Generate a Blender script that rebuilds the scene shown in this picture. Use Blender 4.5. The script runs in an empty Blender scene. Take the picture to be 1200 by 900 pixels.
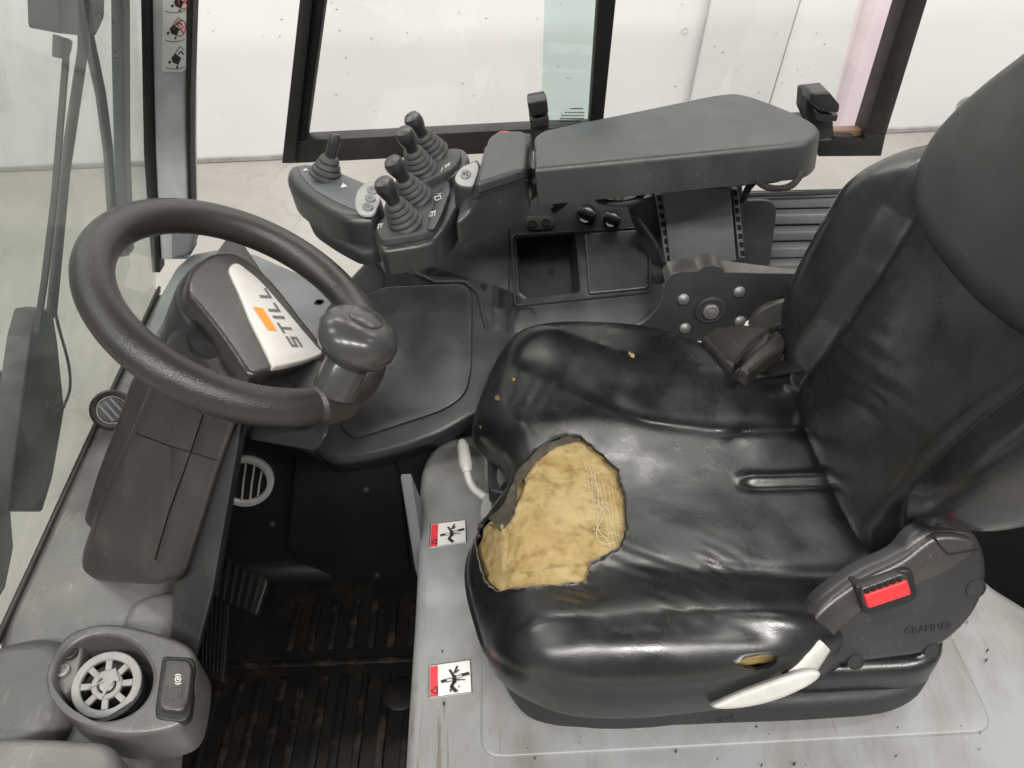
import bpy, bmesh, math, random
from mathutils import Vector, Matrix, noise
random.seed(7)
R = math.radians
C = bpy.context.scene.collection
sc = bpy.context.scene

# ------------------------------------------------------------------ camera
F = 900.0; PITCH = R(40); ROLL = R(2.5); CAM = Vector((0, 0, 1.23))
_f = Vector((0, math.cos(PITCH), -math.sin(PITCH))); _u0 = Vector((0, math.sin(PITCH), math.cos(PITCH)))
_x = Vector((1, 0, 0))
_r = math.cos(ROLL)*_x - math.sin(ROLL)*_u0; _u = math.sin(ROLL)*_x + math.cos(ROLL)*_u0
cd = bpy.data.cameras.new('camera'); cam = bpy.data.objects.new('camera', cd); C.objects.link(cam)
cd.sensor_width = 36; cd.lens = 27; cd.clip_start = 0.02; cd.clip_end = 100
cam.matrix_world = Matrix.Translation(CAM) @ Matrix((_r, _u, -_f)).transposed().to_4x4()
sc.camera = cam
# ------------------------------------------------------------------ world, lamps, exposure
w = bpy.data.worlds.new('World'); sc.world = w; w.use_nodes = True
w.node_tree.nodes['Background'].inputs[0].default_value = (0.97, 0.985, 1.0, 1)
w.node_tree.nodes['Background'].inputs[1].default_value = 0.22
def strip(x, y, z, sx, sy, power, col=(1, .97, .93), rot=(0, 0, 0)):
    l = bpy.data.lights.new('ceiling_lamp', 'AREA'); l.shape = 'RECTANGLE'; l.size = sx; l.size_y = sy
    l.energy = power; l.color = col
    o = bpy.data.objects.new('ceiling_lamp', l); C.objects.link(o); o.location = (x, y, z); o.rotation_euler = rot
    return o
for y, pw in ((3.1, 40), (.6, 50), (-2.2, 122)):
    for x in (-3.0, -.9, 1.2, 3.3): strip(x, y, 4.0, 1.5, .22, pw*.95)
sc.view_settings.view_transform = 'Standard'; sc.view_settings.look = 'None'
sc.view_settings.exposure = 0.30; sc.view_settings.gamma = 1
sc.cycles.max_bounces = 8; sc.cycles.transparent_max_bounces = 12

# ------------------------------------------------------------------ pixel -> point on a plane at its real place
def ray(px, py): return _f*F + (px-600)*_r - (py-450)*_u
def U(px, py, **k):
    d = ray(px, py); a = 'xyz'.index(next(iter(k))); v = next(iter(k.values()))
    return CAM + d*((v-CAM[a])/d[a])
def UP(px, py, O, n):
    d = ray(px, py); return CAM + d*((O-CAM).dot(n)/d.dot(n))
def proj(p):
    d = p-CAM; q = d.dot(_f); return 600+F*d.dot(_r)/q, 450-F*d.dot(_u)/q
def pl(L, **k): return [U(a, b, **k) for a, b in L]
def plp(L, O, n): return [UP(a, b, O, n) for a, b in L]

# ------------------------------------------------------------------ materials
def mat(name, col, rough=.5, metal=0, bump=0, bscale=600, var=0, vscale=12, vcol=None, rvar=0, coat=0, spec=.5, extra=None, ramp=(.35, .68), wear=0, wcol=None):
    m = bpy.data.materials.new(name); m.use_nodes = True; nt = m.node_tree; N = nt.nodes; L = nt.links
    b = N['Principled BSDF']; b.inputs['Base Color'].default_value = (*col, 1); b.inputs['Roughness'].default_value = rough
    b.inputs['Metallic'].default_value = metal; b.inputs['Coat Weight'].default_value = coat; b.inputs['Specular IOR Level'].default_value = spec
    tc = N.new('ShaderNodeTexCoord')
    if var or vcol:
        n = N.new('ShaderNodeTexNoise'); n.inputs['Scale'].default_value = vscale; n.inputs['Detail'].default_value = 8; n.inputs['Roughness'].default_value = .65
        L.new(tc.outputs['Object'], n.inputs['Vector'])
        cr = N.new('ShaderNodeValToRGB'); cr.color_ramp.elements[0].position, cr.color_ramp.elements[1].position = ramp
        c2 = vcol if vcol else tuple(c*(1+var) for c in col); c1 = col if vcol else tuple(c*(1-var) for c in col)
        cr.color_ramp.elements[0].color = (*c1, 1); cr.color_ramp.elements[1].color = (*c2, 1)
        L.new(n.outputs['Fac'], cr.inputs['Fac']); L.new(cr.outputs['Color'], b.inputs['Base Color'])
    if wear:
        src = b.inputs['Base Color'].links[0].from_socket if b.inputs['Base Color'].is_linked else None
        mp = N.new('ShaderNodeMapping'); mp.inputs['Rotation'].default_value = (.4, .3, .7); mp.inputs['Scale'].default_value = (1, .16, .5); L.new(tc.outputs['Object'], mp.inputs['Vector'])
        n1 = N.new('ShaderNodeTexNoise'); n1.inputs['Scale'].default_value = 330; n1.inputs['Detail'].default_value = 2; L.new(mp.outputs[0], n1.inputs['Vector'])
        n2 = N.new('ShaderNodeTexNoise'); n2.inputs['Scale'].default_value = 19; n2.inputs['Detail'].default_value = 5; L.new(tc.outputs['Object'], n2.inputs['Vector'])
        m1 = N.new('ShaderNodeMapRange'); m1.inputs['From Min'].default_value = .62; m1.inputs['From Max'].default_value = .72; L.new(n1.outputs['Fac'], m1.inputs['Value'])
        m2 = N.new('ShaderNodeMapRange'); m2.inputs['From Min'].default_value = .48; m2.inputs['From Max'].default_value = .66; L.new(n2.outputs['Fac'], m2.inputs['Value'])
        mu = N.new('ShaderNodeMath'); mu.operation = 'MULTIPLY'; L.new(m1.outputs[0], mu.inputs[0]); L.new(m2.outputs[0], mu.inputs[1])
        m3 = N.new('ShaderNodeMath'); m3.operation = 'MULTIPLY_ADD'; m3.inputs[1].default_value = wear; L.new(mu.outputs[0], m3.inputs[0])
        m4 = N.new('ShaderNodeMath'); m4.operation = 'MULTIPLY'; m4.inputs[1].default_value = wear*.22; L.new(m2.outputs[0], m4.inputs[0]); L.new(m4.outputs[0], m3.inputs[2])
        mw = N.new('ShaderNodeMixRGB'); L.new(m3.outputs[0], mw.inputs[0]); mw.inputs[1].default_value = (*col, 1); mw.inputs[2].default_value = (*(wcol or tuple(min(.5, c*2.6+.02) for c in col)), 1)
        if src: L.new(src, mw.inputs[1])
        L.new(mw.outputs[0], b.inputs['Base Color'])
    if rvar:
        n = N.new('ShaderNodeTexNoise'); n.inputs['Scale'].default_value = 25; n.inputs['Detail'].default_value = 6
        L.new(tc.outputs['Object'], n.inputs['Vector'])
        mr = N.new('ShaderNodeMapRange'); mr.inputs['From Min'].default_value = .3; mr.inputs['From Max'].default_value = .7
        mr.inputs['To Min'].default_value = rough-rvar; mr.inputs['To Max'].default_value = rough+rvar
        L.new(n.outputs['Fac'], mr.inputs['Value']); L.new(mr.outputs['Result'], b.inputs['Roughness'])
    if bump:
        n = N.new('ShaderNodeTexNoise'); n.inputs['Scale'].default_value = bscale; n.inputs['Detail'].default_value = 3
        L.new(tc.outputs['Object'], n.inputs['Vector'])
        bp = N.new('ShaderNodeBump'); bp.inputs['Strength'].default_value = bump; bp.inputs['Distance'].default_value = .001
        L.new(n.outputs['Fac'], bp.inputs['Height']); L.new(bp.outputs['Normal'], b.inputs['Normal'])
    if extra: extra(nt, b, tc)
    return m

def leather_extra(nt, b, tc):
    N = nt.nodes; L = nt.links
    v = N.new('ShaderNodeTexVoronoi'); v.feature = 'DISTANCE_TO_EDGE'; v.inputs['Scale'].default_value = 420
    n = N.new('ShaderNodeTexNoise'); n.inputs['Scale'].default_value = 34; n.inputs['Detail'].default_value = 7; n.inputs['Distortion'].default_value = 1.2
    L.new(tc.outputs['Object'], v.inputs['Vector']); L.new(tc.outputs['Object'], n.inputs['Vector'])
    v2 = N.new('ShaderNodeTexVoronoi'); v2.feature = 'DISTANCE_TO_EDGE'; v2.inputs['Scale'].default_value = 60
    n2 = N.new('ShaderNodeTexNoise'); n2.inputs['Scale'].default_value = 9; L.new(tc.outputs['Object'], n2.inputs['Vector'])
    ad = N.new('ShaderNodeMixRGB'); ad.inputs['Fac'].default_value = .12; L.new(tc.outputs['Object'], ad.inputs[1]); L.new(n2.outputs['Color'], ad.inputs[2])
    L.new(ad.outputs[0], v2.inputs['Vector'])
    b1 = N.new('ShaderNodeBump'); b1.inputs['Strength'].default_value = .15; b1.inputs['Distance'].default_value = .0006
    b2 = N.new('ShaderNodeBump'); b2.inputs['Strength'].default_value = .11; b2.inputs['Distance'].default_value = .0025
    b3 = N.new('ShaderNodeBump'); b3.inputs['Strength'].default_value = .0; b3.inputs['Distance'].default_value = .002
    L.new(v.outputs['Distance'], b1.inputs['Height']); L.new(n.outputs['Fac'], b2.inputs['Height']); L.new(v2.outputs['Distance'], b3.inputs['Height'])
    L.new(b3.outputs['Normal'], b2.inputs['Normal']); L.new(b2.outputs['Normal'], b1.inputs['Normal']); L.new(b1.outputs['Normal'], b.inputs['Normal'])

def foam_extra(nt, b, tc):
    N = nt.nodes; L = nt.links
    def noi(sc, de, di=0):
        n = N.new('ShaderNodeTexNoise'); n.inputs['Scale'].default_value = sc; n.inputs['Detail'].default_value = de; n.inputs['Distortion'].default_value = di; L.new(tc.outputs['Object'], n.inputs['Vector']); return n
    def ramp(n, p0, c0, p1, c1):
        r = N.new('ShaderNodeValToRGB'); e = r.color_ramp.elements; e[0].position = p0; e[0].color = (*c0, 1); e[1].position = p1; e[1].color = (*c1, 1); L.new(n.outputs['Fac'], r.inputs[0]); return r
    a = ramp(noi(16, 8, .8), .32, (.28, .20, .08), .66, (.37, .29, .145)); c = ramp(noi(55, 6), .30, (.55, .45, .33), .52, (1, 1, 1)); d = ramp(noi(420, 2), .27, (.35, .28, .2), .36, (1, 1, 1))
    m = N.new('ShaderNodeMixRGB'); m.blend_type = 'MULTIPLY'; m.inputs[0].default_value = .8; L.new(a.outputs[0], m.inputs[1]); L.new(c.outputs[0], m.inputs[2])
    m2 = N.new('ShaderNodeMixRGB'); m2.blend_type = 'MULTIPLY'; m2.inputs[0].default_value = .6; L.new(m.outputs[0], m2.inputs[1]); L.new(d.outputs[0], m2.inputs[2])
    L.new(m2.outputs[0], b.inputs['Base Color'])

def glassmat(name, tint, refl=1.0, haze=0):
    m = bpy.data.materials.new(name); m.use_nodes = True; nt = m.node_tree; N = nt.nodes; L = nt.links
    N.remove(N['Principled BSDF']); o = N['Material Output']
    t = N.new('ShaderNodeBsdfTransparent'); t.inputs[0].default_value = (*tint, 1)
    g = N.new('ShaderNodeBsdfGlossy'); g.inputs['Roughness'].default_value = .01
    ge = N.new('ShaderNodeNewGeometry'); dt = N.new('ShaderNodeVectorMath'); dt.operation = 'DOT_PRODUCT'
    L.new(ge.outputs['Incoming'], dt.inputs[0]); L.new(ge.outputs['Normal'], dt.inputs[1])
    ab = N.new('ShaderNodeMath'); ab.operation = 'ABSOLUTE'; L.new(dt.outputs['Value'], ab.inputs[0])
    su = N.new('ShaderNodeMath'); su.operation = 'SUBTRACT'; su.inputs[0].default_value = 1; L.new(ab.outputs[0], su.inputs[1])
    pw = N.new('ShaderNodeMath'); pw.operation = 'POWER'; pw.inputs[1].default_value = 5; L.new(su.outputs[0], pw.inputs[0])
    fr = N.new('ShaderNodeMath'); fr.operation = 'MULTIPLY_ADD'; fr.inputs[1].default_value = .96*refl; fr.inputs[2].default_value = .035*refl; L.new(pw.outputs[0], fr.inputs[0])
    mx = N.new('ShaderNodeMixShader'); L.new(fr.outputs[0], mx.inputs[0]); L.new(t.outputs[0], mx.inputs[1]); L.new(g.outputs[0], mx.inputs[2])
    if haze:
        d = N.new('ShaderNodeBsdfDiffuse'); d.inputs[0].default_value = (.42, .45, .42, 1); tc = N.new('ShaderNodeTexCoord'); n = N.new('ShaderNodeTexNoise'); n.inputs['Scale'].default_value = 7; n.inputs['Detail'].default_value = 7; n.inputs['Distortion'].default_value = 1.5
        L.new(tc.outputs['Object'], n.inputs['Vector']); r = N.new('ShaderNodeMapRange'); r.inputs['From Min'].default_value = .35; r.inputs['From Max'].default_value = .75; r.inputs['To Max'].default_value = haze; r.inputs['To Min'].default_value = haze*.25; L.new(n.outputs['Fac'], r.inputs['Value'])
        m2 = N.new('ShaderNodeMixShader'); L.new(r.outputs[0], m2.inputs[0]); L.new(mx.outputs[0], m2.inputs[1]); L.new(d.outputs[0], m2.inputs[2]); L.new(m2.outputs[0], o.inputs[0])
    else: L.new(mx.outputs[0], o.inputs[0])
    return m

M = {}
M['leather'] = mat('black_leather', (.0085, .0087, .009), .30, var=.4, vscale=7, rvar=.09, spec=.85, wear=.30, wcol=(.06, .055, .048), extra=leather_extra)
M['leather_back'] = mat('matt_black_leather', (.013, .0134, .0138), .25, var=.3, vscale=8, rvar=.08, spec=1.0, wear=.28, wcol=(.06, .058, .055), extra=leather_extra)
M['leather_top'] = mat('satin_black_leather', (.036, .037, .037), .44, var=.15, vscale=8, rvar=.06, spec=.6, extra=leather_extra)
M['backing'] = mat('leather_backing', (.12, .105, .08), .85, var=.35, vscale=60)
M['foam'] = mat('yellow_foam', (.42, .27, .09), .95, bump=1.0, bscale=230, extra=foam_extra, spec=.2)
M['thread'] = mat('white_thread', (.50, .42, .27), .8)
M['plastic'] = mat('dark_plastic', (.025, .0246, .025), .33, wear=.5, spec=.65, bump=.25, bscale=900, var=.15, vscale=9, rvar=.06)
M['plastic2'] = mat('grey_brown_plastic', (.034, .0285, .026), .29, wear=.5, spec=.7, bump=.25, bscale=900, var=.12, vscale=9, rvar=.06)
M['dash'] = mat('dash_plastic', (.135, .128, .123), .31, wear=.45, spec=.6, bump=.3, bscale=800, var=.15, vscale=7, rvar=.06)
M['pod'] = mat('pod_plastic', (.086, .081, .078), .32, spec=.6, bump=.25, bscale=900, var=.15, vscale=9, rvar=.06, wear=.5)
M['dashgrey'] = mat('grey_plastic', (.17, .18, .185), .5, bump=.2, bscale=800, var=.1, vscale=9)
M['black'] = mat('black_plastic', (.012, .012, .0125), .45, bump=.2, bscale=700, rvar=.08)
M['void'] = mat('black_gap', (.004, .004, .004), .8)
M['rubber'] = mat('black_rubber', (.022, .022, .022), .6, bump=.15, bscale=500, rvar=.08)
M['boot'] = mat('rubber_boot', (.045, .045, .045), .6, bump=.15, bscale=700, var=.25, vscale=60)
M['armtop'] = mat('armrest_plastic', (.031, .033, .033), .37, wear=.5, spec=.6, bump=.35, bscale=1100, var=.14, vscale=7, rvar=.06)
M['podplate'] = mat('bluegrey_plate', (.085, .092, .10), .42, bump=.1, bscale=900)
M['rim'] = mat('wheel_leather', (.030, .0265, .0255), .30, bump=.5, bscale=750, var=.15, vscale=14, rvar=.06)
M['knob'] = mat('polished_knob', (.048, .0465, .046), .26, bump=.04, bscale=300, rvar=.05)
M['badge'] = mat('silver_badge', (.54, .52, .49), .38, metal=.25, var=.05, vscale=18)
M['ink'] = mat('dark_print', (.10, .09, .085), .5)
M['black_ink'] = mat('black_print', (.02, .02, .022), .5)
M['orange'] = mat('orange_print', (.85, .25, .01), .45)
M['red'] = mat('red_plastic', (.62, .035, .04), .4, var=.12, vscale=40)
M['sticker'] = mat('white_sticker', (.72, .71, .68), .5, var=.05, vscale=40)
M['red_ink'] = mat('red_print', (.68, .04, .06), .5)
M['white_plastic'] = mat('white_plastic', (.45, .44, .41), .42, var=.14, vscale=40)
M['dial_grey'] = mat('grey_dial', (.25, .245, .235), .45, var=.15, vscale=60)
M['grey_btn'] = mat('grey_button', (.19, .19, .185), .5)
M['plate_btn'] = mat('light_grey_plate', (.31, .31, .30), .5, var=.08, vscale=60)
M['pale'] = mat('pale_print', (.55, .55, .55), .5)
M['pillar'] = mat('grey_paint', (.47, .475, .485), .45, wear=.5, wcol=(.2, .18, .16), var=.10, vscale=16, bump=.05, bscale=200)
M['seal'] = mat('black_seal', (.014, .013, .012), .6, var=.4, vscale=30)
M['frame'] = mat('window_frame', (.035, .031, .029), .5, var=.3, vscale=12, rvar=.1)
M['metal'] = mat('steel', (.26, .25, .245), .5, metal=.6, var=.2, vscale=60)
M['bracket'] = mat('painted_steel', (.042, .043, .046), .45, var=.15, vscale=18, bump=.1, bscale=300)
M['edge'] = mat('worn_steel_edge', (.11, .105, .095), .42, metal=.3, var=.25, vscale=40)
M['panel'] = mat('grey_column_plastic', (.15, .153, .158), .5, wear=.4, bump=.2, bscale=800, var=.1, vscale=15)
M['strap'] = mat('dark_webbing', (.030, .025, .020), .42, bump=.5, bscale=900, var=.3, vscale=40)
M['mat_rubber'] = mat('dirty_rubber', (.0055, .005, .0048), .55, bump=.6, bscale=160, vcol=(.026, .019, .013), vscale=14, ramp=(.45, .75))
M['rib_rubber'] = mat('worn_rubber', (.006, .0055, .005), .55, bump=.6, bscale=160, vcol=(.055, .040, .027), vscale=24, ramp=(.52, .66))
M['glass'] = glassmat('clear_glass', (.985, .99, .985))
M['glass_green'] = glassmat('green_glass', (.86, .93, .912))
M['glass_ws'] = glassmat('windscreen_glass', (.90, .925, .905), .6, .16)
M['glass_pink'] = glassmat('pink_glass', (1, .93, .96))
def base_extra(nt, b, tc):
    N = nt.nodes; L = nt.links
    n = N.new('ShaderNodeTexNoise'); n.inputs['Scale'].default_value = 7; n.inputs['Detail'].default_value = 9; n.inputs['Roughness'].default_value = .7; n.inputs['Distortion'].default_value = .6
    mp = N.new('ShaderNodeMapping'); mp.inputs['Scale'].default_value = (1, .5, 1); L.new(tc.outputs['Object'], mp.inputs['Vector']); L.new(mp.outputs[0], n.inputs['Vector'])
    cr = N.new('ShaderNodeValToRGB'); e = cr.color_ramp.elements; e[0].position = .42; e[0].color = (.25, .255, .26, 1); e[1].position = .75; e[1].color = (.155, .14, .12, 1)
    n2 = N.new('ShaderNodeTexNoise'); n2.inputs['Scale'].default_value = 130; n2.inputs['Detail'].default_value = 2; L.new(tc.outputs['Object'], n2.inputs['Vector'])
    c2 = N.new('ShaderNodeValToRGB'); g = c2.color_ramp.elements; g[0].position = .19; g[0].color = (.3, .27, .24, 1); g[1].position = .23; g[1].color = (1, 1, 1, 1)
    mx = N.new('ShaderNodeMixRGB'); mx.blend_type = 'MULTIPLY'; mx.inputs[0].default_value = 1
    L.new(n.outputs['Fac'], cr.inputs[0]); L.new(n2.outputs['Fac'], c2.inputs[0]); L.new(cr.outputs[0], mx.inputs[1]); L.new(c2.outputs[0], mx.inputs[2])
    last = mx.outputs[0]
    for rot, sc_, lo, colr in ((.5, (150, 14, 1), .60, (.11, .085, .06, 1)), (-.25, (220, 9, 1), .66, (.5, .5, .5, 1)), (1.2, (120, 8, 1), .67, (.10, .09, .08, 1))):
        mp = N.new('ShaderNodeMapping'); mp.inputs['Rotation'].default_value = (0, 0, rot); mp.inputs['Scale'].default_value = sc_; L.new(tc.outputs['Object'], mp.inputs['Vector'])
        a = N.new('ShaderNodeTexNoise'); a.inputs['Scale'].default_value = 1; a.inputs['Detail'].default_value = 3; L.new(mp.outputs[0], a.inputs['Vector'])
        c = N.new('ShaderNodeTexNoise'); c.inputs['Scale'].default_value = 6; c.inputs['Detail'].default_value = 3; L.new(tc.outputs['Object'], c.inputs['Vector'])
        r1 = N.new('ShaderNodeMapRange'); r1.inputs['From Min'].default_value = lo; r1.inputs['From Max'].default_value = lo+.08; L.new(a.outputs['Fac'], r1.inputs['Value'])
        r2 = N.new('ShaderNodeMapRange'); r2.inputs['From Min'].default_value = .5; r2.inputs['From Max'].default_value = .62; r2.inputs['To Max'].default_value = .6; L.new(c.outputs['Fac'], r2.inputs['Value'])
        m = N.new('ShaderNodeMath'); m.operation = 'MULTIPLY'; L.new(r1.outputs[0], m.inputs[0]); L.new(r2.outputs[0], m.inputs[1])
        q = N.new('ShaderNodeMixRGB'); L.new(m.outputs[0], q.inputs[0]); L.new(last, q.inputs[1]); q.inputs[2].default_value = colr; last = q.outputs[0]
    L.new(last, b.inputs['Base Color'])
M['hood'] = mat('grey_hood_paint', (.4, .4, .4), .38, bump=.08, bscale=60, rvar=.06, extra=base_extra)
def conc_extra(nt, b, tc):
    N = nt.nodes; L = nt.links
    n = N.new('ShaderNodeTexNoise'); n.inputs['Scale'].default_value = 1.6; n.inputs['Detail'].default_value = 10; n.inputs['Roughness'].default_value = .65
    cr = N.new('ShaderNodeValToRGB'); e = cr.color_ramp.elements; e[0].position = .3; e[0].color = (.30, .285, .26, 1); e[1].position = .7; e[1].color = (.40, .38, .35, 1)
    v = N.new('ShaderNodeTexVoronoi'); v.feature = 'DISTANCE_TO_EDGE'; v.inputs['Scale'].default_value = .9
    n2 = N.new('ShaderNodeTexNoise'); n2.inputs['Scale'].default_value = 3; ad = N.new('ShaderNodeMixRGB'); ad.inputs[0].default_value = .3
    L.new(tc.outputs['Object'], n2.inputs['Vector']); L.new(tc.outputs['Object'], ad.inputs[1]); L.new(n2.outputs['Color'], ad.inputs[2]); L.new(ad.outputs[0], v.inputs['Vector'])
    c2 = N.new('ShaderNodeValToRGB'); g = c2.color_ramp.elements; g[0].position = 0; g[0].color = (.5, .48, .45, 1); g[1].position = .006; g[1].color = (1, 1, 1, 1)
    mx = N.new('ShaderNodeMixRGB'); mx.blend_type = 'MULTIPLY'; mx.inputs[0].default_value = .25
    L.new(tc.outputs['Object'], n.inputs['Vector']); L.new(n.outputs['Fac'], cr.inputs[0]); L.new(v.outputs['Distance'], c2.inputs[0])
    L.new(cr.outputs[0], mx.inputs[1]); L.new(c2.outputs[0], mx.inputs[2]); L.new(mx.outputs[0], b.inputs['Base Color'])
M['concrete'] = mat('concrete', (.45, .43, .38), .6, bump=.2, bscale=60, extra=conc_extra)
def wall_extra(nt, b, tc):
    N = nt.nodes; L = nt.links
    n = N.new('ShaderNodeTexNoise'); n.inputs['Scale'].default_value = 1.1; n.inputs['Detail'].default_value = 9
    cr = N.new('ShaderNodeValToRGB'); e = cr.color_ramp.elements; e[0].position = .3; e[0].color = (.70, .70, .695, 1); e[1].position = .7; e[1].color = (.78, .78, .775, 1)
    n2 = N.new('ShaderNodeTexNoise'); n2.inputs['Scale'].default_value = 14; n2.inputs['Detail'].default_value = 2
    c2 = N.new('ShaderNodeValToRGB'); g = c2.color_ramp.elements; g[0].position = .17; g[0].color = (.45, .43, .41, 1); g[1].position = .20; g[1].color = (1, 1, 1, 1)
    mx = N.new('ShaderNodeMixRGB'); mx.blend_type = 'MULTIPLY'; mx.inputs[0].default_value = .8
    L.new(tc.outputs['Object'], n.inputs['Vector']); L.new(tc.outputs['Object'], n2.inputs['Vector']); L.new(n.outputs['Fac'], cr.inputs[0]); L.new(n2.outputs['Fac'], c2.inputs[0])
    L.new(cr.outputs[0], mx.inputs[1]); L.new(c2.outputs[0], mx.inputs[2]); L.new(mx.outputs[0], b.inputs['Base Color'])
M['wall'] = mat('white_wall_paint', (.76, .76, .74), .6, bump=.1, bscale=30, extra=wall_extra)
M['wallpanel'] = mat('pale_grey_panel', (.67, .67, .67), .3, var=.03, vscale=3)
M['skirt'] = mat('grey_skirting', (.34, .33, .31), .6, var=.2, vscale=10)

# ------------------------------------------------------------------ mesh helpers
def off(parent):
    v = Vector((0, 0, 0))
    while parent is not None: v += parent.location; parent = parent.parent
    return v
def obj(name, bm, m, parent=None, smooth=38, label=None, recalc=True):
    bmesh.ops.dissolve_degenerate(bm, dist=1e-6, edges=bm.edges)
    if recalc: bmesh.ops.recalc_face_normals(bm, faces=bm.faces)
    bmesh.ops.translate(bm, verts=bm.verts, vec=-off(parent))
    me = bpy.data.meshes.new(name); bm.to_mesh(me); bm.free()
    me.materials.append(M[m] if isinstance(m, str) else m)
    for p in me.polygons: p.use_smooth = True
    me.set_sharp_from_angle(angle=R(smooth))
    o = bpy.data.objects.new(name, me); C.objects.link(o); o.parent = parent
    if label: o['label'] = label
    return o
def thing(name, label, cat, loc, group=None):
    o = bpy.data.objects.new(name, None); C.objects.link(o); o.location = loc; o.empty_display_size = .02
    o['label'] = label; o['category'] = cat
    if group: o['group'] = group
    return o
def tag(o, label, cat, group=None):
    o['label'] = label; o['category'] = cat
    if group: o['group'] = group
    return o
def struct(o): o['kind'] = 'structure'; return o

def inset_ring(P, nrm, r_):
    """polygon moved inwards by r_; edges that would flip are dropped, their corners merge"""
    n = len(P); u_ = (P[1]-P[0]).normalized() if (P[1]-P[0]).length > 1e-9 else nrm.orthogonal().normalized(); u_ = (u_-nrm*u_.dot(nrm)).normalized(); v_ = nrm.cross(u_); o_ = P[0]
    Q = [Vector(((p-o_).dot(u_), (p-o_).dot(v_))) for p in P]
    E = []; act = []
    for i in range(n):
        e = Q[(i+1) % n]-Q[i]; l = e.length
        if l > 1e-7: d = e/l; E.append((Q[i]+Vector((-d.y, d.x))*r_, d)); act.append(i)
        else: E.append(None)
    def hit(i, j):
        (p, d), (q, e) = E[i], E[j]; den = d.x*e.y-d.y*e.x
        if abs(den) < .02: 
            j0 = (i+1) % n; m = (Vector((-d.y, d.x))+Vector((-e.y, e.x))); m = m.normalized() if m.length > 1e-3 else Vector((-d.y, d.x))
            return Q[j]+m*r_
        t_ = ((q-p).x*e.y-(q-p).y*e.x)/den; return p+d*t_
    for _ in range(14):
        m = len(act)
        if m < 4: break
        V_ = [hit(act[k-1], act[k]) for k in range(m)]          # corner before active edge k
        bad = [k for k in range(m) if (V_[(k+1) % m]-V_[k]).dot(E[act[k]][1]) < 0]
        if not bad: break
        if len(bad) > m-4: bad = bad[:max(0, m-4)]
        act = [act[k] for k in range(m) if k not in set(bad)]
    m = len(act); V_ = [hit(act[k-1], act[k]) for k in range(m)]; out = []
    for i in range(n):                                          # vertex i sits before edge i
        k = next((k for k in range(m) if act[k] >= i), 0); out.append(o_+u_*V_[k].x+v_*V_[k].y)
    return out
def add_prism(bm, pts, d, bev=0, seg=3, both=False, sides=False):
    """n-gon pts extruded along d; the rim of the pts face (both: of both faces) is rounded"""
    d = Vector(d); pts = [Vector(p) for p in pts]; n = len(pts)
    if sides or not bev:
        top = [bm.verts.new(p) for p in pts]; bot = [bm.verts.new(p+d) for p in pts]
        ft = bm.faces.new(top); fb = bm.faces.new(bot[::-1]); es = list(ft.edges)
        for i in range(n): bm.faces.new((top[i], bot[i], bot[(i+1) % n], top[(i+1) % n]))
        if both: es += list(fb.edges)
        if sides: es += [bm.edges.get((top[i], bot[i])) for i in range(n)]
        if bev: bmesh.ops.bevel(bm, geom=es, offset=bev, segments=seg, profile=.5, affect='EDGES', clamp_overlap=True)
        return bm
    nrm = Vector((0, 0, 0)); c0 = sum(pts, Vector())/n
    for i in range(n): nrm += (pts[i]-c0).cross(pts[(i+1) % n]-c0)
    nrm.normalize(); dn = d.normalized(); h = d.length; bev = min(bev, h*(.48 if both else .9)); rings = []
    for k in range(seg+1):
        ph = math.pi/2*k/seg; R_ = inset_ring(pts, nrm, bev*(1-math.sin(ph))) if k < seg else pts
        rings.append([bm.verts.new(p+dn*bev*(1-math.cos(ph))) for p in R_])
    if both:
        for k in range(seg+1):
            ph = math.pi/2*(1-k/seg); R_ = inset_ring(pts, nrm, bev*(1-math.sin(ph)))
            rings.append([bm.verts.new(p+dn*(h-bev*(1-math.cos(ph)))) for p in R_])
    else: rings.append([bm.verts.new(p+d) for p in pts])
    bm.faces.new(rings[0]); bm.faces.new(rings[-1][::-1])
    for A, B in zip(rings, rings[1:]):
        for i in range(n): bm.faces.new((A[i], B[i], B[(i+1) % n], A[(i+1) % n]))
    return bm
def prism(pts, d, bev=0, seg=3, both=False, sides=False): return add_prism(bmesh.new(), pts, d, bev, seg, both, sides)
def rp(pts, rad, n=4):
    """round the corners of a polygon (3D points)"""
    out = []; m = len(pts)
    for i in range(m):
        a, b, c = pts[i-1], pts[i], pts[(i+1) % m]
        r_ = rad[i] if isinstance(rad, (list, tuple)) else rad
        da, dc = (a-b), (c-b); ra = min(r_, da.length*.48); rc = min(r_, dc.length*.48)
        if r_ <= 0: out.append(b.copy()); continue
        p0 = b+da.normalized()*ra; p2 = b+dc.normalized()*rc
        for k in range(n+1):
            t = k/n; out.append(p0*(1-t)**2 + b*2*t*(1-t) + p2*t*t)
    return out
def cr_curve(P, n=6, closed=False):
    P = [Vector(p) for p in P]; m = len(P); out = []
    for i in range(m if closed else m-1):
        p0 = P[(i-1) % m] if closed or i > 0 else P[0]; p1 = P[i]; p2 = P[(i+1) % m]; p3 = P[(i+2) % m] if closed or i+2 < m else P[-1]
        for k in range(n):
            t = k/n
            out.append(.5*((2*p1)+(p2-p0)*t+(2*p0-5*p1+4*p2-p3)*t*t+(3*p1-p0-3*p2+p3)*t**3))
    if not closed: out.append(P[-1].copy())
    return out
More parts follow.
